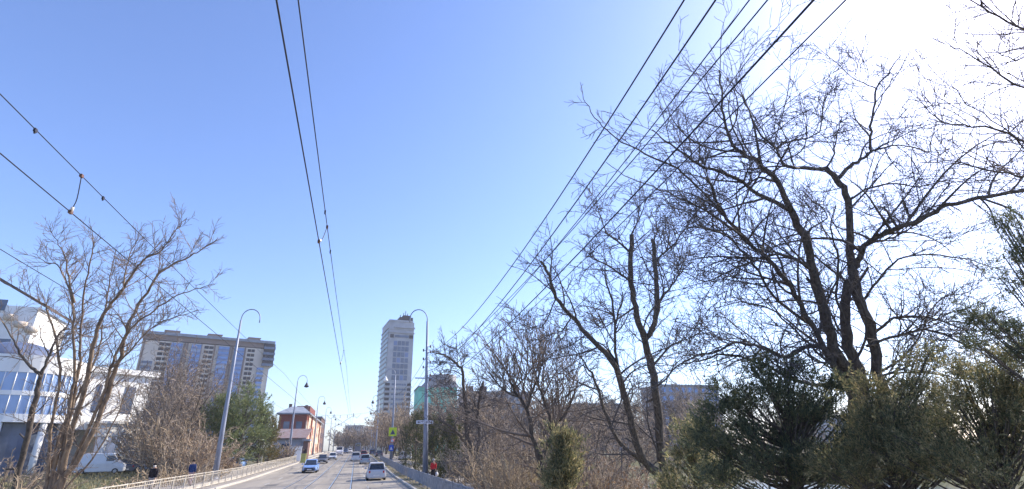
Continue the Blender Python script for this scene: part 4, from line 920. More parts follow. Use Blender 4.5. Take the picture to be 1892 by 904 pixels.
navy = cloth('navy_cloth', (.03,.06,.18)); rosy = cloth('rose_cloth', (.55,.36,.33)); blk = cloth('black_cloth', (.025,.02,.025)); red = cloth('red_cloth', (.62,.03,.04)); hairg = cloth('grey_hair', (.4,.4,.42)); hairb = cloth('dark_hair', (.03,.022,.02)); bagm = cloth('white_bag', (.75,.74,.76)); tanp = cloth('tan_cloth', (.5,.42,.36))
person(spot(357, 47), UPW, 1.76, 'person in a navy coat and rose trousers walking behind the left railing', navy, rosy, hairb, lean=-.05)
_, X = person(spot(287, 39), DNW, 1.7, 'person in a black jacket and pale face mask behind the left railing', blk, tanp, hairb, mask=True)
wl = spot(801, 48.5); _, X = person(wl, UPW, 1.66, 'person in red coat and black skirt with grey hair beside the near right post', red, blk, hairg, skirt=True)
h_ = X(-.02, -.3, .74); m = MB(); m.lathe((h_[0], h_[1], h_[2]-.42), [(.02, 0), (.13, .02), (.15, .2), (.1, .34), (.05, .36)], 12); bg_ = m.build('carrier_bag', bagm, None, (h_[0], h_[1], h_[2]-.42)); tag(bg_, 'white carrier bag hanging from the hand of the person in red', 'bag')
MB().tube([(h_[0]-.05, h_[1], h_[2]-.07), (h_[0]-.03, h_[1], h_[2]+.05), (h_[0]+.03, h_[1], h_[2]+.05), (h_[0]+.05, h_[1], h_[2]-.07)], .008, 5).build('handle', bagm, bg_)

# ------------------------------------------------------------------ traced bare trees
def G_(x, y): return (x, y, ground_z(x, y))
CF = dict(n=[0, 10, 6, 2], ratio=.47, angle=46, wig=.19, up=.008, rt=.0068, max=3, lmin=.2)
DENS = 1.55
# big tree at the right; base hidden by junipers
def q3(l, d0, d1): n = len(l); return [(x, y, d0+(d1-d0)*i/(n-1)) for i, (x, y) in enumerate(l)]
A0 = pt(1592, 900, 14.5); GA = (float(A0[0]), float(A0[1]), float(ground_z(A0[0], A0[1])))
base = (np.array([GA[0], GA[1], GA[2]-.3]),)
limbsA = [
 ([base]+q3([(1592,900),(1582,780),(1570,700),(1540,640),(1518,560),(1502,500),(1490,444),(1463,391)], 14.5, 14.2), .21, .09, 7, 2.2),
 (q3([(1463,391),(1436,337),(1400,298),(1372,285),(1355,269),(1338,225),(1335,177),(1328,130)], 14.2, 13.6), .085, .018, 13, 2.6),
 (q3([(1463,391),(1400,357),(1345,323),(1291,303),(1240,268),(1205,240)], 14.2, 12.9), .065, .012, 11, 1.9),
 ([base]+q3([(1597,900),(1600,800),(1590,700),(1568,640),(1560,560),(1575,500),(1570,464),(1568,371),(1546,332),(1526,311)], 14.6, 15), .20, .07, 8, 2.0),
 (q3([(1526,311),(1488,313),(1449,303),(1436,279),(1400,240),(1378,190),(1350,150)], 15, 14.2), .06, .012, 12, 2.4),
 (q3([(1546,332),(1570,308),(1590,295),(1609,279),(1607,245),(1614,201),(1621,162),(1645,130),(1663,104)], 15, 15.4), .06, .014, 7, 1.5),
 (q3([(1609,279),(1640,272),(1668,269),(1700,277),(1731,289)], 15.2, 15.6), .03, .01, 8, 1.4),
 (q3([(1614,215),(1626,190),(1638,162),(1660,135),(1677,109)], 15.3, 15.6), .02, .008, 5, .9),
 (q3([(1621,165),(1600,155),(1575,143),(1536,109),(1502,79)], 15.3, 14.6), .02, .007, 9, 1.3),
 (q3([(1436,279),(1445,265),(1473,260),(1509,247),(1519,218),(1512,180)], 14.9, 15.6), .035, .01, 9, 1.6),
 (q3([(1526,311),(1541,284),(1548,245),(1556,216)], 15, 15.5), .03, .012, 7, 1.5),
 ([base]+q3([(1600,900),(1625,800),(1630,740),(1622,690),(1612,620),(1590,560),(1577,500)], 14.2, 14.9), .16, .12, 5, 2.0),
 (q3([(1578,495),(1585,483),(1604,449),(1640,430),(1663,420),(1711,401),(1750,379),(1828,364),(1900,350),(1960,335)], 14.9, 13), .09, .04, 14, 2.6),
 (q3([(1570,464),(1614,447),(1650,440),(1700,410),(1730,395)], 14.9, 14.5), .045, .012, 8, 1.8),
 (q3([(1663,420),(1680,405),(1676,390),(1670,371)], 14.6, 14.6), .03, .028, 0, 0),
 (q3([(1590,760),(1548,690),(1500,600),(1460,530),(1418,480),(1369,435),(1335,396),(1316,347),(1306,330)], 14.6, 12.8), .10, .022, 18, 2.2),
 (q3([(1335,396),(1296,352),(1252,313),(1194,284),(1136,255),(1105,225),(1082,191),(1072,152)], 13, 11.8), .035, .006, 7, .7),
 (q3([(1369,435),(1320,400),(1270,372),(1220,350),(1165,330),(1120,300)], 13.2, 12), .03, .007, 6, 1.3),
 (q3([(1500,600),(1440,560),(1400,500),(1370,460),(1330,430),(1290,420),(1250,430)], 14.6, 12.6), .05, .01, 18, 1.9),
 (q3([(1549,700),(1530,651),(1492,640),(1457,660),(1430,651),(1403,640),(1356,634),(1326,650),(1289,657),(1245,684),(1228,715)], 14.4, 13), .07, .012, 20, 1.6),
 (q3([(1570,720),(1500,710),(1457,698),(1403,671),(1336,654),(1300,665),(1262,672)], 14.3, 12.8), .06, .014, 18, 1.5),
 (q3([(1502,500),(1470,480),(1430,470),(1400,480),(1350,500),(1300,520),(1260,500)], 14.2, 12.4), .05, .008, 14, 2.0),
 (q3([(1490,444),(1500,420),(1530,400),(1500,370),(1480,350)], 14.2, 15), .03, .008, 8, 1.5),
 (q3([(1612,620),(1650,590),(1700,585),(1760,600),(1830,640)], 14.9, 13.6), .045, .012, 17, 1.8),
 (q3([(1600,640),(1660,620),(1720,610),(1790,640),(1860,660),(1930,690)], 14.5, 13), .045, .012, 16, 1.8),
 (q3([(1590,560),(1620,520),(1660,480),(1720,470),(1790,480),(1850,500)], 14.9, 14), .04, .01, 11, 2.0),
 (q3([(1568,371),(1600,350),(1650,340),(1700,345),(1760,330),(1830,335)], 15, 14.4), .035, .008, 9, 1.7),
 (q3([(1560,690),(1520,660),(1470,610),(1420,570),(1370,560),(1320,570)], 14.4, 13), .04, .010, 18, 1.6),
 (q3([(1575,640),(1540,590),(1500,520),(1450,470)], 14.8, 15.6), .04, .010, 14, 1.7),
 (q3([(1620,690),(1680,650),(1730,560),(1790,540)], 14.8, 15.4), .04, .010, 15, 1.7),
 (q3([(1625,720),(1660,690),(1720,690),(1780,700),(1830,690)], 14.4, 13), .035, .010, 15, 1.4),
 (q3([(1560,600),(1545,540),(1550,480),(1535,420),(1545,380)], 14.4, 13.6), .04, .012, 8, 1.6),
 (q3([(1436,337),(1400,330),(1370,350),(1340,372),(1300,380),(1262,400)], 14.1, 13.2), .035, .008, 6, 1.5),
]
traced_tree(GA, limbsA, CF, 11, 'largest dark bare tree with gnarled spreading limbs rising from the junipers at right', bias=(-.5, 0, .05), kr=.80, kn=1.08)
# middle tree
B0 = pt(1234, 904, 21.5); GB = (float(B0[0]), float(B0[1]), float(ground_z(B0[0], B0[1]))); base = (np.array([GB[0], GB[1], GB[2]-.3]),)
CB = dict(CF); CB['rt'] = .0098; CB['n'] = [0, 10, 5, 2]
limbsB = [
 ([base]+q3([(1234,904),(1223,846),(1215,757),(1204,679),(1192,629),(1173,567),(1165,511),(1167,433)], 21.5, 21), .24, .085, 9, 2.4),
 (q3([(1192,629),(1206,606),(1215,562),(1212,520),(1209,484),(1205,442)], 21.3, 22), .12, .085, 7, 2.0),
 (q3([(1215,562),(1240,528),(1258,505),(1279,484)], 21.8, 22.5), .06, .012, 8, 2.0),
 (q3([(1209,484),(1240,456),(1268,420),(1275,405)], 21.9, 22.6), .05, .02, 8, 2.0),
 ([base]+q3([(1228,890),(1190,852),(1167,785),(1153,724),(1131,668),(1084,618),(1056,584),(1028,551),(1011,500),(1000,484)], 21.3, 19.5), .2, .045, 14, 2.2),
 (q3([(1150,715),(1140,680),(1137,634),(1134,567),(1120,523),(1118,485)], 20.6, 20.6), .08, .02, 10, 1.8),
 (q3([(1137,600),(1148,560),(1150,540)], 20.6, 20.9), .04, .02, 5, 1.2),
 (q3([(1223,880),(1151,824),(1123,774),(1100,707),(1085,680),(1070,651)], 21.3, 19.5), .1, .02, 10, 1.9),
 (q3([(1028,551),(1005,600),(980,605),(950,590)], 19.6, 19), .03, .01, 7, 1.5),
 (q3([(1167,470),(1140,445),(1120,432)], 21, 20.4), .05, .025, 6, 1.4),
 (q3([(1165,520),(1130,495),(1100,480),(1083,473)], 21, 20), .05, .015, 8, 1.6),
 (q3([(1167,433),(1185,395),(1197,360)], 21, 21), .035, .01, 6, 1.4),
 (q3([(1120,432),(1108,395),(1098,355)], 20.5, 20.2), .03, .008, 7, 1.3),
 (q3([(1204,679),(1240,640),(1275,625),(1310,600)], 21.3, 20.5), .05, .012, 9, 1.8),
 (q3([(1173,567),(1140,590),(1110,605),(1080,560)], 21.1, 22.3), .04, .012, 9, 1.7),
 (q3([(1056,584),(1040,610),(1015,620),(985,640)], 19.8, 19.2), .03, .01, 7, 1.3),
]
traced_tree(GB, limbsB, CB, 21, 'dark bare tree with pruned upright stubs and a long limb leaning left', bias=(-.3, 0, .1), kr=.82, kn=1.3)
# small leaning tree
C0 = pt(891, 890, 33); GC = (float(C0[0]), float(C0[1]), float(ground_z(C0[0], C0[1]))); base = (np.array([GC[0], GC[1], GC[2]-.3]),)
CC = dict(CF); CC['rt'] = .0135; CC['n'] = [0, 8, 4, 2]
limbsC = [([base]+q3([(891,868),(874,838),(855,811),(835,792),(809,773)], 33, 32), .2, .05, 9, 2.2),
 (q3([(874,838),(862,800),(862,765),(857,731),(855,686),(845,674),(832,663),(822,658),(811,652)], 33, 33), .14, .045, 12, 1.9),
 (q3([(880,850),(886,810),(882,773),(886,735),(893,705)], 33.2, 34), .12, .08, 8, 2.2),
 (q3([(855,686),(850,660),(842,640)], 33, 33), .04, .012, 6, 1.1), (q3([(832,663),(815,675),(805,670)], 33, 33), .03, .012, 6, 1.1),
 (q3([(857,720),(835,720),(820,700)], 33, 32), .04, .012, 8, 1.6), (q3([(862,765),(900,750),(930,740)], 33, 34), .04, .012, 8, 2.0)]
traced_tree(GC, limbsC, CC, 31, 'small leaning bare tree with a crooked top just right of the near right post', bias=(0, 0, .2), kn=1.4, kr=.85)
D0 = pt(1012, 900, 27); GD = (float(D0[0]), float(D0[1]), float(ground_z(D0[0], D0[1]))); base = (np.array([GD[0], GD[1], GD[2]-.3]),)
CD = dict(CF); CD['rt'] = .0125; CD['n'] = [0, 8, 3, 2]; CD['angle'] = 30; CD['up'] = .05; CD['wig'] = .08
limbsD = [([base]+q3([(1012,900),(1004,872),(985,807),(973,758),(950,720),(940,700)], 27, 27), .2, .05, 13, 3.0),
 (q3([(1000,850),(1019,796),(1007,743),(992,705),(985,660)], 27, 28), .13, .03, 13, 3.0),
 (q3([(1012,790),(1040,770),(1060,730),(1070,700)], 27.5, 28), .09, .02, 11, 2.8),
 (q3([(973,758),(985,720),(1000,680),(1005,650)], 27, 26.5), .07, .02, 10, 2.4), (q3([(960,735),(930,720),(905,690)], 27, 26), .05, .02, 9, 2.2)]
traced_tree(GD, limbsD, CD, 41, 'brownish bare tree with a fine fan of upright twigs, left of the pruned tree', twig='twig_tan', bark='bark_mid', bias=(0, 0, .7), kl=1.2, kn=1.6, kr=.85)
# overhanging boughs at the right edge, the tree stands outside the frame
E0 = pt(2080, 760, 8.5); GE = (float(E0[0]), float(E0[1]), float(ground_z(E0[0], E0[1]))); base = (np.array([GE[0], GE[1], GE[2]-.3]),)
CE = dict(CF); CE['rt'] = .0045; CE['n'] = [0, 9, 4, 0]; CE['max'] = 2; CE['angle'] = 38; CE['up'] = .0; CE['wig'] = .11; CE['ratio'] = .5
limbsE = [([base]+q3([(2080,760),(2090,400),(2100,100),(2110,-200)], 8.5, 8.6), .2, .06, 0, 0),
 (q3([(2100,180),(2000,110),(1900,60),(1830,20),(1790,-20)], 8.5, 7.6), .035, .007, 13, .9),
 (q3([(2100,60),(2000,20),(1910,-10),(1860,-30)], 8.5, 7.6), .03, .008, 12, .9),
 (q3([(2095,260),(2000,200),(1900,165),(1810,115),(1745,75)], 8.5, 7.4), .03, .005, 14, .9),
 (q3([(2095,330),(2000,300),(1900,265),(1820,235),(1745,225),(1690,185)], 8.5, 7.2), .03, .005, 15, .9),
 (q3([(2090,420),(2000,380),(1900,330),(1830,315),(1760,300),(1700,300)], 8.5, 7.2), .025, .005, 14, .9),
 (q3([(2100,120),(2020,90),(1950,90),(1880,110),(1830,90)], 8.5, 7.8), .022, .005, 12, .8),
 (q3([(2090,360),(2010,350),(1930,310),(1870,250),(1800,200),(1760,160)], 8.5, 7.6), .02, .005, 14, .8)]
traced_tree(GE, limbsE, CE, 51, 'bare boughs with budded twigs reaching in from the right edge', twig='twig_tan', bark='bark_mid', bias=(-.6, 0, .3), kn=1.25)

# multi-stemmed tree at the left
F0 = pt(105, 904, 24); GF = (float(F0[0]), float(F0[1]), float(ground_z(F0[0], F0[1]))); base = (np.array([GF[0], GF[1], GF[2]-.3]),)
CL = dict(CF); CL['rt'] = .0088; CL['n'] = [0, 9, 4, 2]; CL['angle'] = 38; CL['up'] = .035; CL['wig'] = .11
limbsF = [
 ([base]+q3([(110,904),(127,818),(150,740),(165,680),(173,636),(192,583),(210,555),(229,533),(254,493),(275,475),(297,462),(320,432),(343,406)], 24, 23), .15, .012, 20, 2.2),
 ([base]+q3([(100,904),(150,840),(190,750),(212,690),(229,629),(248,577),(279,530),(300,499),(341,478),(370,462),(403,440)], 24, 22.5), .15, .012, 19, 2.3),
 ([base]+q3([(98,904),(118,830),(135,740),(146,680),(149,623),(155,546),(164,493),(173,453),(168,440)], 24, 24.5), .12, .012, 17, 2.0),
 ([base]+q3([(90,904),(110,830),(130,750),(138,690),(136,610),(136,571),(124,524),(105,490),(85,484),(60,468)], 24, 24), .11, .01, 17, 2.0),
 ([base]+q3([(85,904),(90,850),(96,780),(110,700),(105,632),(87,577),(84,564),(46,543),(0,520),(-30,510)], 24, 23.5), .10, .01, 16, 1.9),
 ([base]+q3([(112,904),(160,800),(190,730),(205,680),(223,636),(250,600),(285,574),(328,546),(370,532),(396,524)], 24, 22), .10, .01, 16, 1.9),
 (q3([(205,680),(240,650),(275,610),(310,590),(350,580)], 23.2, 22.4), .05, .01, 12, 1.7),
 (q3([(138,560),(124,500),(122,478),(105,445),(92,425)], 24, 24.3), .05, .008, 12, 1.6),
 (q3([(229,533),(232,500),(245,460),(262,430)], 23.6, 24), .04, .008, 10, 1.5),
 (q3([(192,583),(200,540),(205,500),(215,460)], 23.6, 24.6), .04, .008, 11, 1.6),
 ([base]+q3([(120,904),(170,850),(215,770),(235,720),(260,690)], 24, 23), .06, .01, 9, 1.5),
 ([base]+q3([(95,904),(100,840),(120,780),(160,700),(185,640),(190,600)], 24, 25), .09, .03, 9, 1.8),
]
traced_tree(GF, limbsF, CL, 61, 'large multi-stemmed bare tree with tan bark fanning over the left side', bark='bark_tan', twig='twig_tan', bias=(.05, 0, .4), kl=.60, kn=1.9, kr=.60)
H0 = pt(25, 904, 27); GH = (float(H0[0]), float(H0[1]), float(ground_z(H0[0], H0[1]))); base = (np.array([GH[0], GH[1], GH[2]-.3]),)
limbsH = [([base]+q3([(25,904),(45,830),(58,770),(70,720),(76,692)], 27, 27), .17, .10, 4, 1.8),
 (q3([(76,692),(60,680),(42,660),(25,630),(0,588),(-25,560)], 27, 26.6), .09, .015, 11, 1.9),
 (q3([(76,692),(90,660),(106,622),(125,600),(140,560)], 27, 27.6), .09, .015, 11, 1.9),
 (q3([(90,660),(78,630),(72,600)], 27.2, 27.6), .04, .012, 7, 1.5), (q3([(58,770),(80,750),(100,720)], 27, 26.5), .04, .012, 6, 1.5)]
traced_tree(GH, limbsH, CL, 62, 'slender forked bare tree left of the multi-stemmed one, before the blue windows', bark='bark_mid', twig='twig_tan', bias=(0, 0, .3))

# ------------------------------------------------------------------ junipers and other evergreens at the right
def CL_(px, py, d): return pt(px, py, d)
def ev(base_px, d, blobs, seed, label, m, **k):
    b0 = pt(base_px[0], base_px[1], d); loc = (float(b0[0]), float(b0[1]), float(ground_z(b0[0], b0[1]))); cl = []
    for i, (px, py, dd, rx, rz, n) in enumerate(blobs): cl += crown_clumps(pt(px, py, dd), (rx, rx*.8, rz), n, seed*10+i, shell=.15)
    top = pt(*blobs[0][:3]); return evergreen(loc, cl, seed, label, m, trunk_top=top, **k)
ev((1440, 904), 12.5, [(1455,740,12.5,.85,.75,26), (1390,730,12.3,.8,.55,16), (1330,800,12.4,.75,.7,18), (1420,830,12,1.2,.6,22), (1510,790,12.6,.8,.9,22), (1350,880,12,.9,.35,16), (1500,880,12,.9,.35,14), (1340,740,12.4,.4,.4,8), (1310,770,12.4,.3,.2,4), (1405,672,12.5,.3,.15,4), (1540,705,12.6,.3,.15,4), (1290,800,12.6,.4,.4,8), (1530,730,12.8,.5,.4,10), (1560,790,12.2,.6,.6,14), (1570,870,12,.6,.4,10), (1480,690,12.4,.4,.3,7)], 101, 'broad dark juniper at the foot of the largest bare tree, left one', 'jun', size=.075, per=440, sig=.19, lw=.24)
ev((1650, 904), 11.0, [(1620,790,11,.8,.55,22), (1700,800,11,.8,.6,20), (1560,850,11,.7,.5,16), (1660,850,10.8,.9,.4,18), (1690,700,11.4,.55,.45,9), (1740,750,11.2,.5,.5,10), (1620,740,11.3,.6,.35,12), (1600,705,11.4,.3,.15,4), (1725,665,11.3,.25,.3,5), (1660,720,11.2,.3,.2,5), (1580,870,10.6,.8,.3,14), (1730,860,10.6,.8,.35,14), (1660,790,10.4,.7,.5,12)], 102, 'olive-tinged juniper spreading right of the largest tree trunk', 'jun_olive', size=.07, per=420, sig=.19, lw=.24)
ev((1830, 904), 9.5, [(1830,800,9.5,.8,.55,24), (1780,740,9.6,.5,.4,12), (1870,740,9.4,.5,.5,14), (1760,840,9.4,.6,.35,12), (1880,860,9.3,.6,.4,14), (1800,690,9.8,.45,.3,7), (1850,720,9.2,.5,.35,12), (1790,870,9,.7,.3,12), (1890,790,9,.4,.5,12), (1740,800,9.8,.45,.4,10), (1880,700,9.4,.35,.3,8), (1690,830,9.8,.45,.4,10), (1840,660,9.7,.3,.2,5)], 103, 'dense brownish juniper filling the bottom right corner', 'jun_olive', size=.06, per=420, sig=.17, lw=.24)
ev((1985, 880), 9.0, [(1960,480,9,.45,.9,20), (1880,420,8.9,.3,.35,9), (1870,520,8.9,.3,.3,8), (1850,600,8.9,.5,.22,12), (1800,580,8.9,.25,.15,5), (1890,650,8.9,.5,.25,12), (1960,640,9,.5,.5,14), (1810,640,9,.3,.12,5), (1880,470,8.8,.25,.3,6)], 104, 'tall dark conifer with feathery boughs entering at the right edge', 'jun', name='conifer_tree', size=.055, per=380, sig=.12, lw=.2, upw=.0)
ev((1290, 904), 15, [(1285,850,15,.75,.55,16), (1250,890,15,.6,.3,9), (1320,890,14.5,.6,.3,9), (1270,800,15.2,.35,.3,6)], 105, 'small olive juniper right of the pruned tree trunk', 'jun_olive', size=.12, per=260, sig=.22)
ev((1045, 904), 21, [(1045,850,21,.75,1.0,30), (1050,815,21,.5,.4,8), (1030,890,20.5,.8,.5,12)], 106, 'upright golden-green thuja before the brown thicket', 'jun_olive', name='thuja_shrub', size=.14, per=300, sig=.22, upw=1.0)
# dark evergreens behind the near right post
for i, (px, py, Y, rx, rz, n, m, lab) in enumerate(((768, 840, 70, 1.4, 3.3, 40, 'thuja', 'dark columnar thuja just left of the near right post'), (832, 850, 52, 1.9, 2.6, 56, 'thuja', 'rounded dark evergreen just right of the person in red'), (750, 835, 88, 1.4, 3.0, 32, 'thuja', 'dark evergreen behind the crossing sign post'), (800, 842, 62, 1.7, 2.9, 50, 'thuja', 'dark evergreen directly behind the near right post'), (778, 805, 92, 1.2, 4.0, 28, 'jun', 'tall narrow evergreen above the arrow sign'))):
    c = at(px, py, Y)
    loc = (c[0], Y, ground_z(c[0], Y)); evergreen(loc, crown_clumps((c[0], Y, loc[2]+rz), (rx, rx, rz), n, 300+i, 'cone' if rz > 2.5 else 'ellipsoid', shell=.3), 200+i, lab, m, name='thuja_tree', size=.24, per=150, sig=.45, trunk_top=(c[0], Y, loc[2]+2*rz-.4), tr=.12, upw=.9)

# left evergreens
for i, (px, Y, rx, hgt, n, m, shp, lab) in enumerate(((402, 80, 3.3, 10.2, 66, 'fir', 'ellipsoid', 'green pine tree left of the near left lamp post'), (442, 78, 3.4, 10.6, 70, 'fir', 'ellipsoid', 'light green pine tree right of the near left lamp post'), (478, 90, 2.1, 7.8, 46, 'thuja', 'cone', 'dark cone-shaped thuja beside the thin white post'), (496, 96, 1.6, 7.2, 34, 'yewgold', 'cone', 'golden-tipped thuja right of the thin white post'))):
    c = at(px, 840, Y); loc = (c[0], Y, ground_z(c[0], Y)); zc = hgt*.56
    evergreen(loc, crown_clumps((c[0], Y, loc[2]+zc), (rx, rx, hgt*.44), n, 400+i, shp, shell=.3), 210+i, lab, m, name='pine_tree' if m == 'fir' else 'thuja_tree', size=.28, per=300, sig=.6, trunk_top=(c[0], Y, loc[2]+hgt-.5), tr=.16, upw=.5)

# ------------------------------------------------------------------ brown trees and shrubs
def place(px, Y): p = at(px, 850, Y); return (float(p[0]), Y, float(ground_z(p[0], Y)))
GB_ = 'brown bare trees behind the right railing'
for i, (px, Y, H, sp, tw, lab) in enumerate((
  (905, 45, 6.3, .8, 'twig_brown', 'bare brown tree between the leaning tree and the fan-twigged tree'),
  (948, 58, 7.0, .9, 'twig_brown', 'bushy bare tree below the roofs of the long flats'),
  (1085, 38, 6.0, .9, 'twig_brown', 'bare brown tree behind the golden-green thuja'),
  (1140, 48, 7.2, .9, 'twig_brown', 'bare brown tree behind the pruned tree, left of its trunk'),
  (1290, 46, 7.5, .9, 'twig_brown', 'bare brown tree left of the junipers, before the blue-grey block'),
  (1040, 70, 8.5, .8, 'twig_brown', 'far bare brown tree across the water beyond the golden-green thuja'),
  (1190, 66, 8.0, .9, 'twig_red', 'reddish bare tree across the water behind the pruned trunk'),
  (1420, 60, 8.5, .9, 'twig_brown', 'bare tree across the water hidden by the left juniper'),
  (858, 64, 6.6, .9, 'twig_brown', 'bare greyish tree behind the leaning tree'),
  (1700, 60, 9, .9, 'twig_brown', 'bare tree across the water behind the right junipers'))):
    free_tree(place(px, Y), H*1.12, sp, 500+i, lab, GB_, rt=.009+.00030*Y, twig=tw, dens=1.35, stems=2 if i % 2 else 1, fork=.18, dry=900 if i in (3, 6) else 0)
for i, (px, Y, H, tw, lab) in enumerate((
  (838, 92, 10.0, 'twig_brown', 'tall bare tree of the far thicket below the round roof tower'), (872, 98, 10.5, 'twig_tan', 'tall bare tree of the far thicket at the left end of the long flats'),
  (906, 90, 10.0, 'twig_brown', 'tall bare tree of the far thicket before the middle of the long flats'), (940, 98, 10.4, 'twig_red', 'tall bare tree of the far thicket at the right end of the long flats'),
  (978, 92, 10.0, 'twig_brown', 'tall bare tree of the far thicket behind the fan-twigged crown'), (1022, 96, 10.4, 'twig_tan', 'tall bare tree of the far thicket right of the fan-twigged crown'),
  (1068, 90, 10.2, 'twig_brown', 'tall bare tree of the far thicket at the low dark-roofed block'), (1115, 94, 9.8, 'twig_red', 'tall bare tree of the far thicket before the low dark-roofed block'),
  (1165, 92, 10.4, 'twig_brown', 'tall bare tree of the far thicket left of the pruned trunk'), (1225, 94, 13.5, 'twig_tan', 'tall bare tree of the far thicket at the left of the blue-grey block'),
  (1290, 92, 13.5, 'twig_brown', 'tall bare tree of the far thicket before the blue-grey block'))):
    free_tree(place(px, Y), H*.92, .8, 560+i, lab, GB_, rt=.012+.00026*Y, twig=tw, dens=1.2, stems=3, fork=.12)
GS = 'brown shrubs on the right bank'
for i, (px, Y, H, W, tw, dry, lab) in enumerate((
  (905, 30, 2.7, 2.6, 'twig_pale', 0, 'pale straw-coloured shrub at the foot of the leaning tree'),
  (955, 27, 2.6, 2.6, 'twig_pale', 0, 'pale dry shrub left of the fan-twigged tree trunk'),
  (1085, 24, 2.4, 2.4, 'twig_brown', 500, 'brown shrub right of the golden-green thuja'),
  (1140, 26, 3.0, 2.8, 'twig_red', 1100, 'russet shrub holding dead leaves left of the pruned tree trunk'),
  (1110, 34, 4.0, 3.4, 'twig_brown', 500, 'tall brown shrub behind the russet one'),
  (1200, 32, 4.2, 3.2, 'twig_brown', 700, 'tall brown shrub directly behind the pruned trunk'),
  (1280, 30, 4.0, 3.4, 'twig_brown', 500, 'brown shrub between the pruned trunk and the junipers'),
  (860, 44, 3.0, 3.0, 'twig_brown', 0, 'brown shrub behind the leaning tree trunk'),
  (930, 40, 4.0, 3.6, 'twig_brown', 0, 'wide brown shrub under the bare brown tree'),
  (1010, 38, 4.2, 3.6, 'twig_brown', 300, 'brown shrub behind the fan-twigged tree trunk'),
  (1060, 46, 5.0, 4.2, 'twig_red', 300, 'reddish shrub rising above the golden-green thuja'),
  (880, 56, 4.5, 4.0, 'twig_brown', 0, 'greyish brown shrub near the far railing'))):
    shrub(place(px, Y), H, W, 600+i, lab, GS, tw, n=34, rt=.007+.00022*Y, dry=dry)
# thicket on the far bank and along the right side of the street
GR_ = 'bare street trees on the right beyond the crossing'
for i, (px, Y, H, tw) in enumerate(((748, 112, 9.2, 'twig_pale'), (762, 118, 9.8, 'twig_brown'), (722, 128, 9.5, 'twig_red'), (735, 145, 10.5, 'twig_pale'), (712, 170, 11, 'twig_red'), (775, 130, 11, 'twig_brown'), (800, 104, 8.5, 'twig_brown'), (705, 205, 12, 'twig_red'), (790, 160, 12, 'twig_brown'))):
    labs_ = ['pale tan bare tree just right of the crossing sign', 'brown bare tree at the foot of the office tower', 'reddish bare tree left of the crossing sign post', 'pale bare tree under the office tower windows', 'reddish bare tree at the tower corner', 'brown bare tree below the green netting', 'brown bare tree just left of the near right post', 'distant reddish bare tree left of the tower', 'brown bare tree before the netted building']
    free_tree(place(px, Y), H, .75, 700+i, labs_[i], GR_, rt=.022+.00022*Y, twig=tw, dens=.95, stems=3, fork=.12)
GF_ = 'bare trees closing the far end of the street'
far0 = free_tree(place(640, 300), 10.5, .7, 801, 'far bare tree below the left distant apartments', GF_, rt=.10, twig='twig_brown', dens=.9, stems=3, fork=.12)
for i, (px, Y, s_, lab) in enumerate(((652, 330, 1.05, 'far bare tree in the middle of the street end'), (665, 300, .95, 'far bare tree behind the box truck'), (676, 340, 1.1, 'far bare tree below the right distant apartments'), (688, 290, 1.0, 'far bare tree left of the slim right posts'), (625, 320, .9, 'far bare tree beside the dark brick building'), (697, 330, 1.05, 'far bare tree before the tower foot'), (632, 380, 1.3, 'tallest far bare tree left of the distant apartments'))):
    c = copy_tree(far0); p = place(px, Y); c.location = (p[0], p[1], 1.8); c.rotation_euler.z = 1.1*i+.5; c.scale = (s_, s_, s_); c['label'] = lab
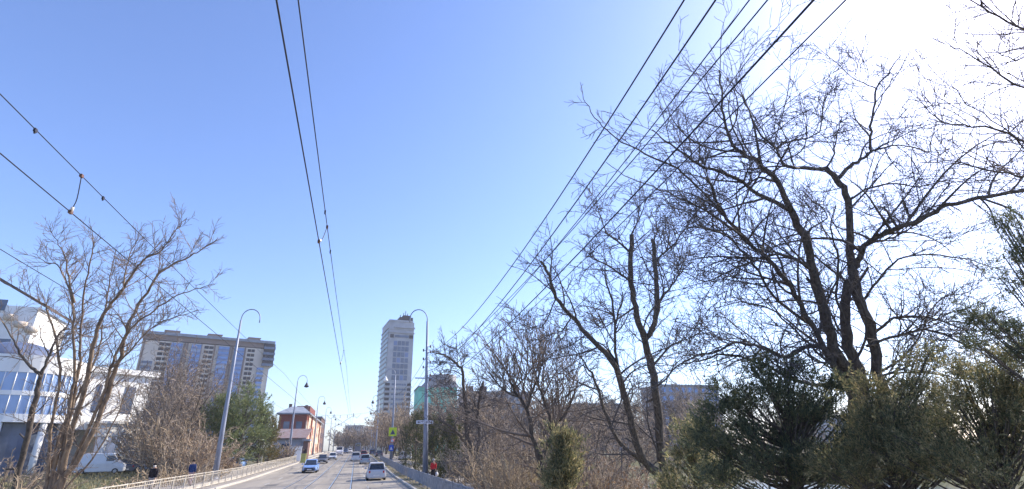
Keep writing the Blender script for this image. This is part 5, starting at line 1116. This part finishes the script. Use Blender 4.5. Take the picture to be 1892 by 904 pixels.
# left shrubs and trees
GLs = 'brown shrubs behind the left railing'
for i, (px, Y, H, W, tw, dry, lab) in enumerate((
  (262, 84, 6.0, 4.2, 'twig_red', 800, 'reddish shrub just right of the porch of the white building'),
  (282, 88, 8.0, 4.6, 'twig_brown', 700, 'tall brown shrub at the left foot of the apartment block'),
  (300, 68, 5.4, 4.4, 'twig_red', 1200, 'russet shrub above the person in black'),
  (325, 70, 6.4, 4.6, 'twig_pale', 900, 'sunlit tan shrub in the middle of the left thicket'),
  (350, 60, 4.6, 4.0, 'twig_red', 900, 'russet shrub above the person in navy'),
  (372, 66, 4.6, 3.4, 'twig_red', 700, 'russet shrub touching the near left lamp post'),
  (300, 80, 7.6, 5.0, 'twig_brown', 0, 'tall grey-brown shrub behind the left thicket'),
  (345, 52, 2.2, 4.0, 'twig_pale', 0, 'low pale shrub just behind the two walkers'),
  (300, 48, 1.5, 4.0, 'twig_pale', 0, 'low dry shrub behind the person in black'),
  (250, 50, 1.0, 3.6, 'twig_pale', 0, 'low dry shrub in front of the parked white car'),
  (405, 68, 3.2, 2.6, 'twig_red', 300, 'russet shrub right of the near left lamp post'),
  (60, 33, 1.8, 3.4, 'twig_pale', 0, 'low dry shrub at the bottom left corner'),
  (150, 36, .9, 3.4, 'twig_pale', 0, 'low dry shrub right of the multi-stemmed tree foot'),
  (20, 40, 2.6, 4, 'twig_brown', 0, 'brown shrub at the left edge'),
  (520, 112, 3.4, 3.0, 'twig_brown', 0, 'small brown shrub before the blue-grey shed'))):
    shrub(place(px, Y), H, W, 900+i, lab, GLs, tw, n=34, rt=.009+.00028*Y, dry=dry)
for i, (px, Y, H, lab) in enumerate(((276, 84, 14.0, 'tall thin bare tree over the left end of the apartment block'), (305, 78, 13.0, 'tall thin bare tree before the left third of the apartment block'), (335, 82, 12.5, 'tall thin bare tree before the middle of the apartment block'), (292, 70, 9.5, 'lower bare tree between the two tall thin ones'), (372, 92, 11.5, 'tall thin bare tree left of the green pines'))):
    free_tree(place(px, Y), H, .6, 1000+i, lab, 'thin bare trees before the apartment block', rt=.011+.00016*Y, twig='twig_brown' if i % 2 else 'twig_tan', dens=1.0, stems=2, fork=.2)
# grass, reeds
def tufts(name, n, xr, yr_, h, m, seed, wdt=.03, kind='stuff', dens=None):
    g = np.random.default_rng(seed); x = g.uniform(*xr, n); y = yr_[0]+(yr_[1]-yr_[0])*g.uniform(0, 1, n)**1.5; k = np.sin(x*1.1+np.sin(y*.7)*2)+np.sin(y*.9)+g.normal(0, .6, n) > (dens if dens is not None else -9)
    x, y = x[k], y[k]; n = len(x); z = np.array([ground_z(a, b_)+(.13 if (4.1 < a < 7.5) else 0) for a, b_ in zip(x, y)])
    P = np.stack([x, y, z], 1); D = np.tile([0, 0, 1.], (n, 1)); V, I = leaves(P, D, h, g, wdt/h*1.6, .22); tag(foliage(name, V, I, mt[m], None), kind=kind)
tufts('dry_grass', 60000, (-60, -15.8), (14, 90), .28, 'grass', 1, .04, dens=-.6)
tufts('bank_grass', 45000, (10, 24), (8, 100), .35, 'grass', 2, .04, dens=-.8)
tufts('verge_grass', 9000, (4.3, 7.2), (14, 90), .09, 'grass', 3, .02, dens=.3)
tufts('dry_reeds', 9000, (9.5, 17), (26, 46), 1.5, 'reed', 4, .035, dens=-.2)
